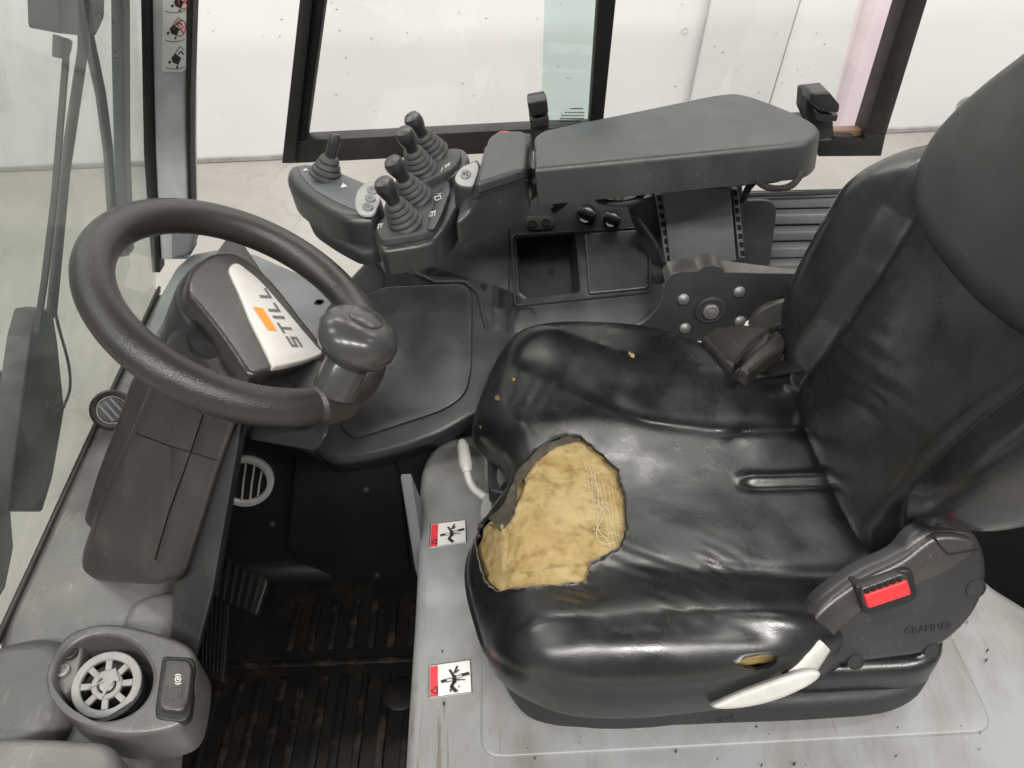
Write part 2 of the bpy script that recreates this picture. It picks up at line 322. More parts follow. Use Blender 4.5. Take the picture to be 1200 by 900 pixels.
def add_tube(bm, P, rad, seg=10, closed=False, flat=None):
    n = len(P); rings = []; up = None
    for i in range(n):
        a = P[i-1] if (closed or i > 0) else P[i]; b = P[(i+1) % n] if (closed or i < n-1) else P[i]
        t = (b-a).normalized()
        if up is None:
            up = t.orthogonal().normalized() if flat is None else Vector(flat)
        up = (up - t*up.dot(t)).normalized(); s = t.cross(up)
        r_ = rad[i] if isinstance(rad, (list, tuple)) else rad
        ra, rb = r_ if isinstance(r_, tuple) else (r_, r_)
        rings.append([bm.verts.new(P[i]+up*ra*math.cos(2*math.pi*k/seg)+s*rb*math.sin(2*math.pi*k/seg)) for k in range(seg)])
    for i in range(n if closed else n-1):
        A, B = rings[i], rings[(i+1) % n]
        for k in range(seg): bm.faces.new((A[k], A[(k+1) % seg], B[(k+1) % seg], B[k]))
    if not closed: bm.faces.new(rings[0][::-1]); bm.faces.new(rings[-1])
    return bm
def tube(P, rad, seg=10, closed=False, flat=None): return add_tube(bmesh.new(), P, rad, seg, closed, flat)
def add_lathe(bm, prof, O, ax, seg=24, sx=1.0):
    ax = Vector(ax).normalized(); a = ax.orthogonal().normalized(); b = ax.cross(a); rings = []
    for r_, h in prof:
        if r_ < 1e-6: rings.append([bm.verts.new(O+ax*h)])
        else: rings.append([bm.verts.new(O+ax*h+(a*math.cos(2*math.pi*k/seg)*sx+b*math.sin(2*math.pi*k/seg))*r_) for k in range(seg)])
    for A, B in zip(rings, rings[1:]):
        for k in range(seg):
            q = (k+1) % seg
            f = [A[k % len(A)], A[q % len(A)], B[q % len(B)], B[k % len(B)]]
            f = list(dict.fromkeys(f))
            if len(f) > 2: bm.faces.new(f)
    if prof[0] == prof[-1]: bmesh.ops.remove_doubles(bm, verts=rings[0]+rings[-1], dist=1e-7); return bm
    if len(rings[0]) > 1: bm.faces.new(rings[0][::-1])
    if len(rings[-1]) > 1: bm.faces.new(rings[-1])
    return bm
def lathe(prof, O, ax, seg=24): return add_lathe(bmesh.new(), prof, O, ax, seg)
def add_box(bm, c, ax, ay, az, bev=0, seg=2):
    c = Vector(c); ax, ay, az = Vector(ax), Vector(ay), Vector(az)
    P = [c-ax-ay+az, c+ax-ay+az, c+ax+ay+az, c-ax+ay+az]
    return add_prism(bm, P, -2*az, bev, seg, both=True, sides=True)
def box(c, sx, sy, sz, bev=0, seg=2): return add_box(bmesh.new(), c, (sx/2, 0, 0), (0, sy/2, 0), (0, 0, sz/2), bev, seg)
def add_poly(bm, pts, lift=Vector((0, 0, 0))): bm.faces.new([bm.verts.new(Vector(p)+lift) for p in pts]); return bm
def stroke(bm, fn, s0, t0, s1, t1, wd):
    d = Vector((s1-s0, t1-t0)); n = Vector((-d.y, d.x)).normalized()*wd/2
    add_poly(bm, [fn(s0+n.x, t0+n.y), fn(s1+n.x, t1+n.y), fn(s1-n.x, t1-n.y), fn(s0-n.x, t0-n.y)])
def quadmap(c):   # four corner points -> bilinear map
    a, b, cc, d = c
    return lambda s, t: (a*(1-s)+b*s)*(1-t)+(d*(1-s)+cc*s)*t
def ellipse(c, rx, ry, ang=0, n=24):
    ca, sa = math.cos(R(ang)), math.sin(R(ang))
    return [(c[0]+rx*math.cos(t)*ca-ry*math.sin(t)*sa, c[1]+rx*math.cos(t)*sa+ry*math.sin(t)*ca) for t in [2*math.pi*k/n for k in range(n)]]
def spl(px, n=4): return [(p.x, p.y) for p in cr_curve([Vector((a, b, 0)) for a, b in px], n, True)]
def sm(t): t = max(0., min(1., t)); return t*t*(3-2*t)
def interp(T, x):
    if x <= T[0][0]: return T[0][1]
    for (a, b), (c, d) in zip(T, T[1:]):
        if x <= c: return b+(d-b)*(x-a)/(c-a)
    return T[-1][1]
Z = Vector((0, 0, 1))

def carve(o, top, bot):
    bm = bmesh.new(); a_ = [bm.verts.new(p-off(o)) for p in top]; b_ = [bm.verts.new(p-off(o)) for p in bot]; n = len(a_)
    bm.faces.new(a_); bm.faces.new(b_[::-1])
    for i in range(n): bm.faces.new((a_[i], b_[i], b_[(i+1) % n], a_[(i+1) % n]))
    bmesh.ops.recalc_face_normals(bm, faces=bm.faces); me = bpy.data.meshes.new('cutter'); bm.to_mesh(me); bm.free()
    co_ = bpy.data.objects.new('cutter', me); C.objects.link(co_); co_.location = off(o)
    md = o.modifiers.new('cut', 'BOOLEAN'); md.object = co_; md.operation = 'DIFFERENCE'; md.solver = 'EXACT'
    bpy.context.view_layer.update()
    nm = bpy.data.meshes.new_from_object(o.evaluated_get(bpy.context.evaluated_depsgraph_get()))
    o.modifiers.clear(); o.data = nm; nm.set_sharp_from_angle(angle=R(38)); bpy.data.objects.remove(co_)
# ================================================================== SETTING
bm = bmesh.new(); add_poly(bm, [(-9, -5, -.55), (9, -5, -.55), (9, 4.2, -.55), (-9, 4.2, -.55)]); struct(obj('warehouse_floor', bm, 'concrete'))
struct(obj('warehouse_wall', box((0, 4.26, 1.9), 18, .12, 4.9), 'wall'))
t = thing('skirting_strip', 'grey skirting strip along the foot of the white wall', 'skirting', (0, 4.19, -.55))
obj('strip', box((0, 4.188, -.535), 18, .02, .022), 'skirt', t)
# pale sheet panels leaning at the wall behind the right window
t = thing('wall_panel', 'tall pale grey sheet panel against the wall, its lower edge hidden by the armrest', 'panel', (1.2, 4.1, -.55))
a, b = U(812, 110, y=4.12), U(905, 110, y=4.12); a2, b2 = U(835, 0, y=4.12), U(938, 0, y=4.12)
def ext(p, q, k): return p+(q-p)*k
obj('sheet', prism([ext(a, a2, -1.2), ext(b, b2, -1.2), ext(a, a2, 3), ext(b, b2, 3)][0:2]+[ext(b, b2, 3), ext(a, a2, 3)], (0, .03, 0), .006), 'wallpanel', t)
t = thing('wall_door_panel', 'white door leaf against the wall right of the grey sheet panel', 'panel', (1.6, 4.12, -.55))
a, b = U(905.5, 110, y=4.14), U(983, 110, y=4.14); a2, b2 = U(938.5, 0, y=4.14), U(1012, 0, y=4.14)
obj('leaf', prism([ext(a, a2, -1.2), ext(b, b2, -1.2), ext(b, b2, 3), ext(a, a2, 3)], (0, .03, 0), .006), 'wall', t)
for q, rr, lab in (((802, 35), .017, 'small ring fixing on the wall above the armrest'), ((1131, 124), .05, 'dark round wall fixing beside the top of the backrest')):
    t = thing('wall_ring', lab, 'wall fixing', U(*q, y=4.19))
    bm = lathe([(.0001, .002), (rr*.6, .002), (rr*.66, .005), (rr, .005), (rr, 0)], U(*q, y=4.2), (0, -1, 0), 20); obj('ring', bm, 'wallpanel' if rr < .03 else 'skirt', t)

# ================================================================== CAB: pillar, windscreen, window
YW = 1.30
t = thing('cab_pillar', 'grey painted cab corner pillar with black seals between windscreen and side opening', 'pillar', U(205, 300, y=YW-.03))
YP = YW-.03
lft = [(176.5, -60), (177, 0), (179, 110), (181, 180), (184, 240), (188, 305)]
rgt = [(220, 305), (220, 240), (218.5, 180), (218, 110), (219, 0), (220, -60)]
obj('post', prism(pl(lft+rgt, y=YP), (0, .06, 0), .006, 3), 'pillar', t)
obj('seal', prism(pl([(163, -60), (164.5, 0), (166.5, 110), (168, 180), (172, 240), (178, 320), (187, 320), (183.5, 240), (180.6, 180), (178.6, 110), (176.6, 0), (176, -60)], y=YP-.004), (0, .03, 0), .003), 'seal', t)
obj('seal', prism(pl([(220, -60), (219.5, 0), (218.5, 110), (218.8, 180), (220.4, 240), (221.5, 300), (225, 296), (224.6, 240), (222.8, 180), (223, 110), (226.5, 0), (228, -60)], y=YP-.003), (0, .03, 0), .002), 'seal', t)
# pictogram sticker
sk = obj('pictogram_sticker', prism(rp(pl([(192, -60), (219, -60), (218, 81), (214, 84), (190, 84)], y=YP-.0005), .004), (0, -.0006, 0)), 'sticker', t)
bm = bmesh.new(); bmr = bmesh.new(); yy = YP-.0016
def Pp(a, b): return U(a, b, y=yy)
def poly_px(b, L): add_poly(b, [Pp(*q) for q in L])
def line_px(b, L, wd):
    for (x0, y0), (x1, y1) in zip(L, L[1:]):
        d = Vector((x1-x0, y1-y0)).normalized(); n_ = Vector((-d.y, d.x))*wd/2
        poly_px(b, [(x0+n_.x, y0+n_.y), (x1+n_.x, y1+n_.y), (x1-n_.x, y1-n_.y), (x0-n_.x, y0-n_.y)])
for (dx, dy, red) in ((205, 33, True), (207, 67, False), (210, 1, True)):
    s = .9
    poly_px(bm, [(dx-7*s, dy+1*s), (dx-2*s, dy-5*s), (dx+6*s, dy+1*s), (dx+2*s, dy+10*s), (dx-5*s, dy+7*s)])
    poly_px(bm, [(dx-11*s, dy+6*s), (dx-8*s, dy+4*s), (dx-7*s, dy+7*s), (dx-10*s, dy+9*s)])
    poly_px(bm, [(dx+0*s, dy+11*s), (dx+2*s, dy+11*s), (dx+1*s, dy+15*s), (dx-1*s, dy+14*s)])
    line_px(bm, [(dx-2*s, dy-5*s), (dx+4*s, dy-14*s), (dx+10*s, dy-9*s)], .7)
    line_px(bm, [(dx+2*s, dy-4*s), (dx+6*s, dy-8*s), (dx+9*s, dy-3*s)], 1.4)
    if red:
        E_ = ellipse((dx+6, dy), 6.5, 9.5, 12, 20); line_px(bmr, E_+E_[:1], 1.3); line_px(bmr, [(dx+2, dy-6), (dx+10, dy+6)], 1.2); line_px(bmr, [(dx+2, dy+4), (dx+11, dy-2)], 1.0)
for y0 in (14, 48, 80): line_px(bm, [(193, y0-1), (202, y0+1.2), (210, y0+.5), (217, y0-2)], .7)
obj('pictogram', bm, 'black_ink', sk); obj('prohibition_mark', bmr, 'red_ink', sk)

# windscreen
A, B, D = U(0, 735, z=.45), U(183, 340, z=.45), U(170, 0, y=YW)
nW = (B-A).cross(D-A).normalized()
if nW.x > 0: nW = -nW                                      # outward
def WS(px, py, o=0.): return UP(px, py, A+nW*o, nW)
t = thing('windscreen', 'tinted cab windscreen at the left with a dark rubber edge strip', 'windscreen', (A+B)/2)
edge_dir = (B-A).normalized(); upd = (D-B).normalized()
obj('glass', prism([A-edge_dir*.35-upd*.01, B-upd*.01, B+upd*.62, A-edge_dir*.35+upd*.9], nW*.005), 'glass_ws', t)
bm = tube([A-edge_dir*.35-nW*.004, A-nW*.004, B-nW*.004], .0045, 8); obj('edge_seal', bm, 'seal', t)
bm = tube([A-edge_dir*.35-nW*.006+upd*.007, A-nW*.006+upd*.007, B-nW*.006+upd*.007], .003, 8); obj('edge_seal', bm, 'frame', t)
# wiper outside
t = thing('windscreen_wiper', 'grey wiper standing outside the windscreen on its tapered arm base', 'wiper', WS(35, 560, .05))
obj('arm_base', prism(rp([WS(*q, .05) for q in [(46, 365), (62, 362), (68, 400), (76, 480), (62, 560), (50, 600), (12, 600), (16, 560), (30, 450), (38, 395)]], .006), nW*.03, .004), 'black', t)
obj('arm', tube([WS(60, 372, .045), WS(76, 200, .045), WS(97, 60, .045), WS(101, -60, .045)], [(.0075, .003)]*4, 8), 'black', t)
obj('blade', tube([WS(43, 390, .03), WS(52, 330, .03), WS(64, 230, .03), WS(77, 72, .03), WS(78, 45, .03)], .0045, 8), 'black', t)
obj('blade_carrier', prism([WS(*q, .032) for q in [(72, 42), (86, 48), (84, 62), (78, 70), (71, 68)]], nW*.01, .002), 'rubber', t)
obj('reflected_strip', tube([WS(103, 40, .05), WS(118, 110, .05), WS(127, 178, .05), WS(131, 248, .05)], [(.0085, .003)]*4, 8), 'panel', t)  # solid strip shaped after a pale reflection in the glass
obj('hose', tube(cr_curve([WS(60, 340, .04), WS(68, 380, .045), WS(80, 425, .05), WS(82, 455, .05), WS(74, 478, .05)]), .0022, 6), 'rubber', t)
obj('reflected_block', prism(rp([WS(*q, .06) for q in [(70, -40), (125, -40), (123, 22), (113, 44), (72, 40)]], .008), nW*.04, .006), 'bracket', t)  # grey block standing in for something mirrored at the top of the windscreen
t = thing('pillar_reflection', 'blue grey upright bar added outside the windscreen, standing in for the reflection of the cab pillar', 'post', U(145, 300, y=1.36))
obj('bar', prism(pl([(129, -60), (147, -60), (144.5, 0), (146, 180), (151, 300), (139, 302), (133, 180), (130, 60)], y=1.36), (0, .03, 0), .003), 'podplate', t)  # added solid bar, coloured like the pillar mirrored in the windscreen
t = thing('outside_machine_part', 'dark rough machine part outside the windscreen at the left border', 'machine part', WS(5, 560, .15))
obj('body', prism([WS(*q, .15) for q in [(-60, 400), (0, 425), (10, 445), (14, 470), (24, 500), (20, 540), (14, 590), (18, 640), (8, 690), (-60, 800)]], nW*.1, .01), 'mat_rubber', t)

t = thing('shade_roof', 'unseen roof slab added above the seat to shade the cab', 'roof', (.2, .72, 1.78))
obj('shade_panel', box((.2, .74, 1.80), 1.62, 1.22, .05, .015), 'plastic', t)  # out of view, added to keep overhead light off the cab
# side window
t = thing('side_window', 'black framed sliding side window beyond the armrest', 'window', U(345, 185, y=YW))
def ybar(name, px, dy, th, m='frame', bev=.003): return obj(name, prism(pl(px, y=YW+dy), (0, th, 0), bev, 2), m, t)
ybar('frame_bar', [(360, -60), (373, -60), (365.5, 0), (345, 192), (330, 192), (351, 0)], -.012, .04)
ybar('frame_bar', [(373, -60), (388, -60), (381, 0), (359, 164), (346, 164), (366, 0)], 0, .03, 'seal')
ybar('frame_rail', [(345.5, 165), (640, 150), (950, 140), (950, 163), (640, 177), (345.5, 192)], -.002, .035)
ybar('mullion', [(706, -60), (732, -60), (722, 0), (707, 145), (691, 146), (701, 0)], -.006, .03, 'seal')
ybar('frame_bar', [(1076, -60), (1104, -60), (1087.5, 0), (1038.5, 159), (1033, 184), (1012, 160), (1062, 0)], -.012, .045)
ybar('frame_rail', [(955, 165), (976, 164), (979, 160), (1001, 160), (1004, 164), (1012, 164), (1015, 158.5), (1037, 157.5), (1032, 183.5), (960, 184)], -.014, .04, 'seal')
ybar('rail_edge', [(960, 154), (1014, 152), (1012, 160), (960, 163)], .002, .02, mat('tan_rail', (.30, .19, .12), .5))
ybar('pane', [(371, -60), (706, -60), (693, 148), (357, 163)], .012, .004, 'glass', 0)
ybar('pane', [(640, -60), (718, -60), (700, 147), (634, 150)], .018, .004, 'glass_green', 0)
ybar('pane', [(722, -60), (1045, -60), (983, 150), (705, 150)], .012, .004, 'glass', 0)
ybar('pane', [(1022, -60), (1078, -60), (1015, 156), (970, 156)], .024, .004, 'glass_pink', 0)
bm = bmesh.new()
for q in range(170):
    px_, py_ = random.choice([(random.uniform(225, 335), random.uniform(0, 185)), (random.uniform(375, 690), random.uniform(0, 150)), (random.uniform(730, 980), random.uniform(0, 110)), (random.uniform(375, 690), random.uniform(0, 150))])
    s = random.choice([.4, .45, .5, .6, .8, 1.3])*.75; a0 = random.uniform(0, 3.14)
    add_poly(bm, [U(px_+s*math.cos(a0+k)*(1.5 if k % 2 else .7), py_+s*math.sin(a0+k), y=YW+.011) for k in (0, 1.4, 2.9, 4.3)])
ds = obj('dirt_specks', bm, 'skirt', t); ds['kind'] = 'stuff'
bm = bmesh.new()       # etched glass marking, seen from inside (mirrored)
for y0, x0, x1 in ((126.5, 668, 681), (131, 662, 684), (134.5, 658, 685), (138, 656, 683), (141.5, 655, 679), (145, 654, 680)):
    x = x0
    while x < x1:
        q = random.uniform(.9, 2.4); add_poly(bm, [U(x, y0, y=YW+.0168), U(x+q, y0-.08, y=YW+.0168), U(x+q, y0+1.7, y=YW+.0168), U(x, y0+1.7, y=YW+.0168)]); x += q+random.uniform(.3, .9)
obj('etched_marking', bm, 'black_ink', t)
# catches
for (cx, cy, lab) in ((632, 134, 0), (963, 126, 1)):
    c = thing('window_catch', 'black window catch left of the armrest pad behind its front end' if lab == 0 else 'black window catch behind the rear corner of the armrest pad', 'catch', U(cx, cy+20, y=YW-.03), 'window catches')
    if lab == 0:
        obj('body', prism(rp(pl([(619, 123), (640, 119), (644, 150), (624, 170)], y=YW-.06), .004), (0, .05, 0), .004), 'rubber', c)
        obj('tab', prism(rp(pl([(618, 121), (641, 117), (643, 133), (621, 137)], y=YW-.085), .003), (0, .03, 0), .003), 'plastic', c)
        obj('tab', prism(rp(pl([(622, 140), (643, 136), (644, 146), (624, 150)], y=YW-.075), .003), (0, .03, 0), .003), 'plastic', c)
    else:
        obj('body', prism(rp(pl([(946, 112), (974, 109), (978, 160), (958, 166), (944, 135)], y=YW-.06), .004), (0, .05, 0), .004), 'rubber', c)
        obj('tab', prism(rp(pl([(951, 109), (972, 108), (985, 124), (983, 133), (962, 131), (949, 120)], y=YW-.1), .004), (0, .04, 0), .004), 'plastic', c)
        obj('tab', prism(rp(pl([(958, 132), (983, 134), (981, 143), (959, 142)], y=YW-.09), .003), (0, .03, 0), .003), 'plastic', c)

# ================================================================== CAB: dash, end panel, column
ZD = .45
t = thing('dashboard', 'grey brown dashboard shelf along the windscreen', 'dashboard', (-.5, .6, .3))
wl = lambda y: interp([(.1, -.45), (.361, -.535), (.526, -.615), (.8, -.643), (1.253, -.669)], y)
pts = [Vector((wl(y)-.006, y, ZD)) for y in (.12, .361, .526, .7, .9, 1.1, 1.25)] + [Vector((-.52, 1.25, ZD)), Vector((-.47, 1.1, ZD)), Vector((-.465, .8, ZD)), Vector((-.45, .62, ZD)), Vector((-.415, .50, ZD)), Vector((-.385, .36, ZD)), Vector((-.37, .12, ZD))]
obj('shelf', prism(pts, (0, 0, -.10), .02, 4), 'dash', t)
und = [Vector((p.x+(-.075 if i > 6 else 0), p.y, ZD-.08)) for i, p in enumerate(pts)]
bm = bmesh.new(); tv = [bm.verts.new(p) for p in und]; bv = [bm.verts.new(Vector((p.x-(.26 if i > 6 else .0), p.y, -.02))) for i, p in enumerate(und)]
for i in range(len(tv)): bm.faces.new((tv[i], bv[i], bv[(i+1) % len(tv)], tv[(i+1) % len(tv)]))
obj('lower_wall', bm, 'plastic', t)
ep = pl([(160, 415), (187, 345), (206, 312), (224, 297), (262, 290), (300, 297), (388, 335), (397, 362), (392, 400), (330, 440), (230, 470)], z=.50)
obj('end_panel', prism(rp(ep, .008), (0, 0, -.08), .008, 3), 'dashgrey', t)
obj('screw_hole', lathe([(.0001, .0), (.006, .0), (.0075, .0012), (.009, 0)], U(374, 354, z=.5005), Z, 14), 'black', t)
obj('pillar_foot', prism(rp(pl([(200, 262), (226, 262), (228, 280), (222, 300), (200, 306)], y=YP-.02), .01), (0, .04, 0), .008), 'dashgrey', t)
obj('edge_bulge', prism(rp(pl([(150, 700), (200, 686), (212, 697), (205, 740), (180, 765), (130, 752)], z=.462), .02), (0, 0, -.06), .016, 4), 'dash', t)
obj('corner_block', prism(rp(pl([(-40, 860), (60, 862), (122, 866), (138, 880), (140, 960), (-40, 960)], z=.52), .012), (0, 0, -.07), .012, 4), 'dash', t)
obj('left_swell', prism(rp(pl([(-60, 770), (40, 735), (90, 750), (75, 850), (40, 880), (-60, 890)], z=.475), .04), (0, 0, -.06), .024, 5), 'pod', t)
# round air vent
t = thing('air_vent', 'round grey dash air vent by the windscreen edge left of the column', 'air vent', U(130, 480, z=.46))
bm = bmesh.new(); nV = Vector((.45, -.62, .62)).normalized(); cV = U(131, 480, z=.485)
add_lathe(bm, [(.030, -.03), (.030, .002), (.027, .006), (.022, .004), (.021, -.004)], cV, nV, 28); obj('bezel', bm, 'plastic2', t)
bm = lathe([(.0001, -.001), (.018, -.001), (.020, -.006)], cV, nV, 24); obj('disc', bm, 'black', t)
aV = nV.orthogonal().normalized(); bV = nV.cross(aV)
for k in (-1, 0, 1):
    bm = tube([cV+nV*.001+aV*.009*k-bV*.015, cV+nV*.003+aV*.009*k, cV+nV*.001+aV*.009*k+bV*.015], .0022, 6); obj('vane', bm, 'dashgrey', t)

# steering wheel frame
tilt, az = .597, .055; RW = .145; cW = U(286.6, 357.9, y=.683)
nS = Vector((math.sin(tilt)*math.cos(az), math.sin(tilt)*math.sin(az), math.cos(tilt)))
aS = nS.cross(Vector((0, 1, 0))).normalized(); bS = nS.cross(aS)
def rimpt(deg, r_=RW, h=0): return cW + (aS*math.cos(R(deg))+bS*math.sin(R(deg)))*r_ + nS*h
padO = cW - nS*.012
t = thing('steering_column', 'dark moulded steering column cowl with a silver badge on top', 'steering column', (-.42, .66, .3))
pA, pB, pC = U(95, 660, z=.45), U(285, 480, y=.575), UP(213, 345, padO-nS*.02, nS)
nC = (pB-pA).cross(pC-pA).normalized()
if nC.y > 0: nC = -nC
def CP(px, py, o=0): return UP(px, py, pA+nC*o, nC)
sil = spl([(214, 352), (192, 400), (172, 455), (150, 510), (127, 562), (107, 615), (93, 662), (103, 686), (150, 694), (206, 692), (226, 650), (254, 560), (280, 490), (300, 455), (300, 430), (265, 380), (232, 340)], 4)
def low(p, h):
    k = (p-padO).dot(nS); return p-nS*(k-h) if k > h else p
cowl = obj('cowl', prism([low(CP(*q), -.03) for q in sil], Vector((.0, .2, -.02)), .022, 6), 'plastic2', t)
sil2 = spl([(178, 440), (140, 520), (112, 600), (100, 650), (109, 690), (150, 700), (190, 660), (230, 520)], 4)
obj('rear_fin', prism([CP(q[0]-9, q[1]-12, -.03) for q in sil2], Vector((0, .1, 0)), .012, 4), 'plastic2', t)
obj('side_wall', prism([CP(q.x, q.y, -.012) for q in rp([Vector((a, b, 0)) for a, b in [(236, 460), (286, 478), (276, 540), (262, 620), (248, 700), (232, 760), (222, 800), (198, 800), (200, 700), (214, 640)]], 8)], Vector((0, .05, 0)), .01, 3), 'plastic', t)
def seam(L, m='void', rr=.0009, o=.0):
    return obj('seam', tube([CP(*q, o) for q in L], rr, 6), m, t)
for L_ in ([(160, 508), (200, 523), (256, 540)], [(238, 486), (222, 535), (198, 600), (182, 656)]):
    for (x0, y0), (x1, y1) in zip(L_, L_[1:]):
        d_ = Vector((x1-x0, y1-y0)).normalized(); q_ = Vector((-d_.y, d_.x))*.75; e_ = d_*.4
        Q_ = [(x0+q_.x-e_.x, y0+q_.y-e_.y), (x1+q_.x+e_.x, y1+q_.y+e_.y), (x1-q_.x+e_.x, y1-q_.y+e_.y), (x0-q_.x-e_.x, y0-q_.y-e_.y)]
        carve(cowl, [CP(*q, .006) for q in Q_], [CP(*q, -.004) for q in Q_])
pad = spl([(219, 340), (224, 316), (244, 298), (264, 293.5), (288, 301), (320, 328), (352, 368), (376, 400), (379, 416), (350, 428), (320, 434), (294, 440), (275, 415), (256, 388), (232, 358)], 3)
def PD(px, py, o=0): return UP(px, py, padO+nS*o, nS)
obj('pad', prism([PD(*q) for q in pad], -nS*.06+Vector((0, .02, 0)), .008, 4), 'plastic2', t)
padb = spl([(206, 350), (214, 322), (240, 300), (275, 299), (310, 325), (372, 400), (395, 430), (360, 450), (296, 452), (262, 425), (226, 385)], 3)
obj('pad_collar', prism([PD(*q, -.028) for q in padb], -nS*.08+Vector((0, .02, 0)), .01, 4), 'plastic', t)
bpx = spl([(268.5, 314), (273, 308.5), (280, 308.5), (288, 314), (306, 329), (330, 356), (352, 382), (372, 405.5), (378.5, 412.5), (369, 418), (350, 424), (324, 429.5), (319, 427), (308, 404), (294, 376), (280, 342), (271.5, 324)], 3)
bd = obj('badge', prism([PD(*q, .0035) for q in bpx], -nS*.006, .0022, 3), 'badge', t)
# STILL lettering (blocky italic capitals)
def toP(zx, zy): return PD(240+zx/5, 280+zy/5, .0041)
L0, L1, Lu = (578, 634), (345, 266), (-56, 14)
def LM(s, tt): return toP(L0[0]+(L1[0]-L0[0])*s+Lu[0]*tt, L0[1]+(L1[1]-L0[1])*s+Lu[1]*tt)
bm = bmesh.new()
def lr(x0, y0, x1, y1, sh=.05):
    add_poly(bm, [LM(x0+sh*y0, y0), LM(x1+sh*y0, y0), LM(x1+sh*y1, y1), LM(x0+sh*y1, y1)])
wl_ = .165
s0 = 0.0
lr(s0, .0, s0+wl_, .2); lr(s0, .4, s0+wl_, .6); lr(s0, .8, s0+wl_, 1); lr(s0+wl_-.035, .2, s0+wl_, .4); lr(s0, .6, s0+.035, .8)
s0 = .215; lr(s0, .8, s0+wl_, 1); lr(s0+.062, 0, s0+.102, .8)
s0 = .45; lr(s0, 0, s0+.045, 1)
s0 = .56; lr(s0, 0, s0+.042, 1); lr(s0+.042, 0, s0+.15, .2)
s0 = .78; lr(s0, 0, s0+.042, 1); lr(s0+.042, 0, s0+.16, .2)
obj('lettering', bm, 'ink', bd)
bm = bmesh.new(); add_poly(bm, [toP(*q) for q in [(283, 396), (338, 404), (424, 536), (372, 533)]]); obj('orange_mark', bm, 'orange', bd)
obj('lock_cover', prism(rp([CP(*q, -.03) for q in [(300, 470), (385, 512), (370, 535), (290, 520)]], .008), Vector((0, .1, 0)), .01), 'black', t)

# steering wheel
t = thing('steering_wheel', 'grained black steering wheel with a spinner knob on its rim', 'steering wheel', cW-nS*.05)
obj('rim', tube([rimpt(k*3.75) for k in range(96)], .0196, 20, True), 'rim', t)
kd = min(range(360), key=lambda k: (Vector(proj(rimpt(k)))-Vector((386, 478))).length)
ko = rimpt(kd); tang = (rimpt(kd+3)-rimpt(kd-3)).normalized()
kb = bmesh.new(); outd = (ko-cW).normalized()
add_tube(kb, [ko-tang*.024, ko-tang*.02, ko, ko+tang*.02, ko+tang*.026], [.0175, .0225, .0232, .0225, .016], 20)
obj('knob_clamp', kb, 'rim', t)
kc = UP(419, 396, ko+nS*.072, nS); kax = (kc-(ko+nS*.012)).normalized()
kat = (kax+.32*(CAM-kc).normalized()).normalized()
kn = obj('spinner_knob', lathe([(.0165, -.075), (.0175, -.05), (.018, -.030), (.0195, -.024), (.028, -.021), (.036, -.014), (.0405, -.004), (.0405, .004), (.037, .013), (.030, .0195), (.021, .0235), (.0001, .0255)], kc, kat, 40), 'knob', t)
obj('cap', lathe([(.0172, .0236), (.0172, .0252), (.0160, .0262), (.0001, .0278)], kc, kat, 32), 'knob', kn)
obj('stem', lathe([(.0215, -.062), (.0225, -.058), (.0215, -.028), (.02, -.024)], kc, kax, 28), 'knob', kn)
obj('hub', lathe([(.03, -.09), (.045, -.05), (.04, -.035), (.001, -.03)], cW, nS, 24), 'black', t)
for k in (kd,):
    obj('spoke', tube([rimpt(k, RW-.01, -.006), rimpt(k, RW*.75, -.03), rimpt(k, .03, -.045)], [(.006, .016), (.005, .02), (.006, .022)], 12, flat=nS), 'black', t)

# ================================================================== switch pod
ZP = .505
t = thing('switch_pod', 'grey dash pod with an open round socket and a parking brake switch', 'switch pod', U(140, 800, z=.45))
out = spl([(52, 796), (58, 772), (76, 745), (104, 732), (134, 730), (168, 736), (204, 747), (224, 759), (230, 778), (225, 815), (217, 840), (200, 853), (160, 860), (116, 856), (80, 838), (60, 817)], 3)
hole = ellipse((121, 793), 57, 50, 0, 48)
def ring_prism(outer, inner, d, bev):
    """plate with a hole: outer & inner loops of the same count, both top rims rounded"""
    bm = bmesh.new(); n = len(outer); outer = [Vector(p) for p in outer]; inner = [Vector(p) for p in inner]
    nrm = Vector((0, 0, 0)); c0 = sum(outer, Vector())/n
    for i in range(n): nrm += (outer[i]-c0).cross(outer[(i+1) % n]-c0)
    nrm.normalize(); dn = d.normalized(); L_ = [[p+d for p in outer]]
    for k in range(4, -1, -1):
        ph = math.pi/2*k/4; L_.append([p+dn*bev*(1-math.cos(ph)) for p in (inset_ring(outer, nrm, bev*(1-math.sin(ph))) if k < 4 else outer)])
    for k in range(0, 5):
        ph = math.pi/2*k/4; L_.append([p+dn*bev*(1-math.cos(ph)) for p in (inset_ring(inner, nrm, -bev*(1-math.sin(ph))) if k < 4 else inner)])
    L_.append([p+d for p in inner]); V_ = [[bm.verts.new(p) for p in l] for l in L_]
    for A_, B_ in zip(V_, V_[1:]+V_[:1]):
        for i in range(n): bm.faces.new((A_[i], A_[(i+1) % n], B_[(i+1) % n], B_[i]))
    return bm
